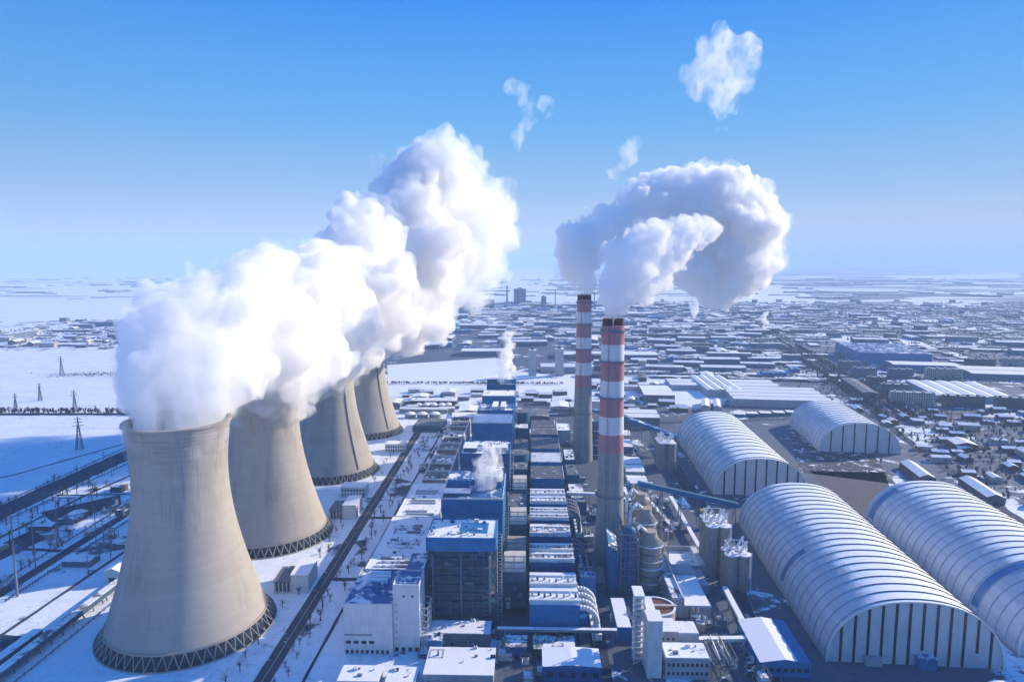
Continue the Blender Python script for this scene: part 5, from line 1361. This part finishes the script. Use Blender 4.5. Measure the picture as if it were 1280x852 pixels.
# the rest of the town: past three hundred small houses, one mass
def mass(name, cnt, xs, ys, rz, smin, smax, walls, roofs, seed, shape=None, tall=.06):
    rr = random.Random(seed); m = MB(); ca, sa = math.cos(rz), math.sin(rz); c = 0; tr = 0
    while c < cnt and tr < cnt * 8:
        tr += 1
        x, y = rr.uniform(*xs), rr.uniform(*ys)
        if seed < 4:                            # keep to the streets: rows follow the heading of the quarter
            v = -x * sa + y * ca; v = round(v / 44) * 44 + rr.gauss(0, 3); u = x * ca + y * sa; x, y = u * ca - v * sa, u * sa + v * ca
        if keepout(x, y) or (shape and not shape(x, y)) or (y < 3000 and not free(x, y, 12)): continue
        c += 1; f = rr.uniform(smin, smax); w, d = 7 * f * rr.choice((.7, 1, 1.3, 2.2, 3)), 4.5 * f; h = 3.2 + 1.2 * f * rr.random() + (12 if rr.random() < tall else 0)
        if rr.random() < .3: w, d = d, w
        q = [(x + a * ca - b * sa, y + a * sa + b * ca) for a, b in ((-w, -d), (w, -d), (w, d), (-w, d))]
        m.prism(q, 0, h, rr.randrange(len(walls)), len(walls) + rr.randrange(len(roofs)))
    return tag(m.build(name, walls + roofs), kind='stuff', label=None)
WL = ['blue grey wall', 'brown wall', 'blue grey wall', 'pale wall']; RF = ['full snow', 'snowy roof', 'half snowy roof', 'half snowy roof']
o = mass('distant_town', 1500, (480, 3000), (1300, 3900), TB, .9, 2.8, WL, RF, 1)
o = mass('distant_town', 900, (120, 620), (1300, 3000), R(-6), .9, 2.6, WL, RF, 2)
o = mass('distant_town', 700, (-500, 900), (2050, 3700), R(0), 1.2, 4.2, WL, RF, 3)
o = mass('distant_village', 260, (-1800, -720), (1750, 2600), R(3), 1.2, 3.2, WL, RF, 4)
o = mass('distant_village', 500, (-6000, 9000), (4200, 9000), R(0), 3, 9, WL, RF, 5, tall=0)
# woods and shelter belts: bare crowns that read as one mass
def woods(name, cnt, place, h, seed, mat='bark', twigs=9):
    rr = random.Random(seed); m = MB()
    for _ in range(cnt):
        x, y = place(rr); hh = h * rr.uniform(.7, 1.3)
        for k in range(twigs):
            a = rr.uniform(0, 6.28); sp = hh * rr.uniform(.05, .4); z = hh * rr.uniform(.35, 1)
            wd = hh * rr.uniform(.05, .16)
            p = Vector((x + sp * math.cos(a), y + sp * math.sin(a), z)); q = Vector((x + sp * .3 * math.cos(a), y + sp * .3 * math.sin(a), z * .4)); e = Vector((math.cos(a + 1.3), math.sin(a + 1.3), .4)) * wd
            m.add([p - e, p + e, q], [(0, 1, 2)])
    return tag(m.build(name, mat), kind='stuff')
paint('twig haze', (.085, .07, .075), 1, .3, 1)
woods('bare_woods', 900, lambda q: ((lambda u, v: (560 + u + (v - 900) * .17, v))(q.gauss(0, 60), q.uniform(640, 1280))), 7, 1, 'twig haze')
woods('bare_woods', 900, lambda q: ((lambda v: (690 - (1840 - v) * .176 + q.choice((-19, 19, 24, -25)) + q.gauss(0, 4), v))(q.uniform(1000, 1840))), 9, 2, 'twig haze')
woods('bare_woods', 500, lambda q: (q.gauss(720, 60), q.gauss(880, 60)), 7, 3, 'twig haze')
woods('bare_woods', 900, lambda q: (q.uniform(-1500, -250), 997 + q.gauss(0, 5)), 8, 4, 'twig haze')
woods('bare_woods', 420, lambda q: (q.uniform(-390, 60), 1262 + q.gauss(0, 2)), 5, 5, 'twig haze')
woods('bare_woods', 700, lambda q: (q.uniform(-1700, -600), 1850 + q.uniform(-110, 380)), 9, 6, 'twig haze', 6)
woods('bare_woods', 1800, lambda q: ((lambda y: (q.uniform(.1, .85) * y, y))(q.uniform(1350, 3800))), 10, 7, 'twig haze', 5)
woods('bare_woods', 260, lambda q: (q.gauss(-900, 40), q.gauss(1340, 12)), 4, 8, 'twig haze', 5)

# yard clutter: small skids, tanks, pipes and huts between the big units
def skid_meshes():
    out = []; q = random.Random(33)
    pal = ['grey steel', 'snowy roof', 'tan duct', 'white steel', 'frame steel', 'hood shade', 'blue cladding']
    for i in range(12):
        m = MB(); w, d, h = q.uniform(1.5, 4), q.uniform(1.5, 4), q.uniform(2, 7)
        m.box(-w, w, -d, d, 0, h, 0, 1)
        for k in range(3):
            x, y = q.uniform(-w, w), q.uniform(-d, d)
            if q.random() < .5: m.rings([(q.uniform(.5, 1.4), h), (1.0, h + q.uniform(1, 4)), (.2, h + 5)], 10, 2, x, y, cap1=True)
            else: m.bar((x, y, h), (x + q.uniform(-5, 5), y + q.uniform(-5, 5), h * q.uniform(.1, 1)), .6, 2, 6)
        lattice(m, -w - 1, w + 1, -d - 1, d + 1, 0, h + 2, 1, 1, 2, .25, 3, True, i)
        out.append(m.mesh('skid', [pal[i % 7], q.choice(['snowy roof', 'full snow', 'half snowy roof']), q.choice(['tan duct', 'white steel', 'grey steel']), 'grey steel']))
    return out
SK = skid_meshes()
q = random.Random(91)
for (n, xs, ys, lab, grp) in ((46, (94, 128), (545, 900), 'small plant skid with pipes in the yard between chimneys and far arched hall', 'plant skids in the yard behind the absorbers'),
    (26, (38, 58), (398, 900), 'small dark plant skid in the shaded lane beside the chimneys', 'plant skids in the chimney lane'),
    (26, (-62, 32), (352, 402), 'small plant skid at the foot of the glazed boiler house and nearest filter', 'plant skids before the boiler house'),
    (22, (104, 130), (350, 420), 'small plant skid around the pipe rack at the lower centre right', 'plant skids by the pipe rack'),
    (30, (-460, -300), (440, 640), 'small substation cabinet in the shaded ground left of the cooling towers', 'substation cabinets'),
    (16, (-122, -112), (600, 900), 'small cabinet along the path left of the brown-panelled roof', 'cabinets along the path')):
    for i in range(n):
        x, y = q.uniform(*xs), q.uniform(*ys)
        if (x - 60) ** 2 + (y - 500) ** 2 < 300 or (x - 60) ** 2 + (y - 774) ** 2 < 300: continue
        if abs(x - 69) < 7 and y < 375: continue
        put(q.choice(SK), 'plant_skid', x, y, q.choice((0, math.pi / 2)) + q.gauss(0, .05), q.uniform(.5, 1.1), lab, 'plant skid', grp)

# streets of the town, ploughed dark between white verges
for i, (a, w) in enumerate(((560, 9), (760, 7), (960, 9), (1180, 7), (1420, 9))):
    strip('road', [(a + (y - 1040) * .176, y) for y in range(1040, 3400, 180)], w, 'dark road', .04)
for i, y in enumerate((1330, 1700, 1950, 2250, 2700, 3100)):
    strip('road', [(x, y - (x - 500) * .12) for x in range(120, 2400, 160)], 8, 'dark road', .045)
woods('bare_woods', 1500, lambda q: ((lambda y: (q.choice((560, 760, 960, 1180, 1420)) + (y - 1040) * .176 + q.choice((-9, 9)) + q.gauss(0, 2), y))(q.uniform(1300, 3200))), 9, 9, 'twig haze', 6)
woods('bare_woods', 1300, lambda q: ((lambda x, y: (x, y - (x - 500) * .12 + q.choice((-8, 8))))(q.uniform(130, 2200), q.choice((1330, 1700, 1950, 2250, 2700, 3100)))), 10, 10, 'twig haze', 6)
rr = random.Random(58)
for k in range(26):                             # open lots and sports grounds left white
    x, y = rr.uniform(150, 2400), rr.uniform(1350, 3600)
    if keepout(x, y): continue
    w, d = rr.uniform(30, 150), rr.uniform(25, 110); ca, sa = math.cos(TB), math.sin(TB)
    struct('snow_field', MB().prism([(x + a * ca - b * sa, y + a * sa + b * ca) for a, b in ((-w, -d), (w, -d), (w, d), (-w, d))], -.5, .12), 'full snow')

# the crowded yard west of the cooling towers
q = random.Random(123)
for k in range(34):
    x, y = q.uniform(-480, -300), q.uniform(400, 760)
    if abs(x + 369) < 8 or abs(x + 327) < 4: continue
    mast((x, y), q.uniform(12, 26), 'thin substation pole among others left of the foremost cooling tower', .35, 2)
for k in range(14):
    x, y = q.uniform(-460, -310), q.uniform(410, 720)
    if abs(x + 369) < 12: continue
    w, d, h = q.uniform(5, 12), q.uniform(4, 8), q.uniform(3, 6)
    o = MB().gable(-w, w, -d, d, 0, h, 1.2, 0, 1, 'x').build('yard_hut', [q.choice(['pale wall', 'blue grey wall', 'brown wall']), q.choice(['snowy roof', 'half snowy roof', 'full snow'])])
    o.location = (x, y, 0); o.rotation_euler = (0, 0, q.choice((0, 1.57)))
    tag(o, 'low hut among the substation poles left of the foremost cooling tower', 'hut', 'huts of the substation yard')
for (a, b, lab) in (((-474, 420), (-458, 760), 'long thin fence along the near bank of the canal'), ((-380, 420), (-384, 700), 'thin fence left of the yard road behind the pale pole'), ((-356, 430), (-358, 620), 'thin fence right of the yard road beside the substation gantries'), ((-505, 480), (-500, 860), 'thin fence on the far bank of the canal')):
    m = MB(); n = 60
    m.bar((*a, 1.6), (*b, 1.6), .3); m.bar((*a, .8), (*b, .8), .3)
    for i in range(n + 1): m.box(a[0] + (b[0] - a[0]) * i / n - .12, a[0] + (b[0] - a[0]) * i / n + .12, a[1] + (b[1] - a[1]) * i / n - .15, a[1] + (b[1] - a[1]) * i / n + .15, 0, 2.4)
    tag(m.build('fence', 'dark steel'), lab, 'fence')
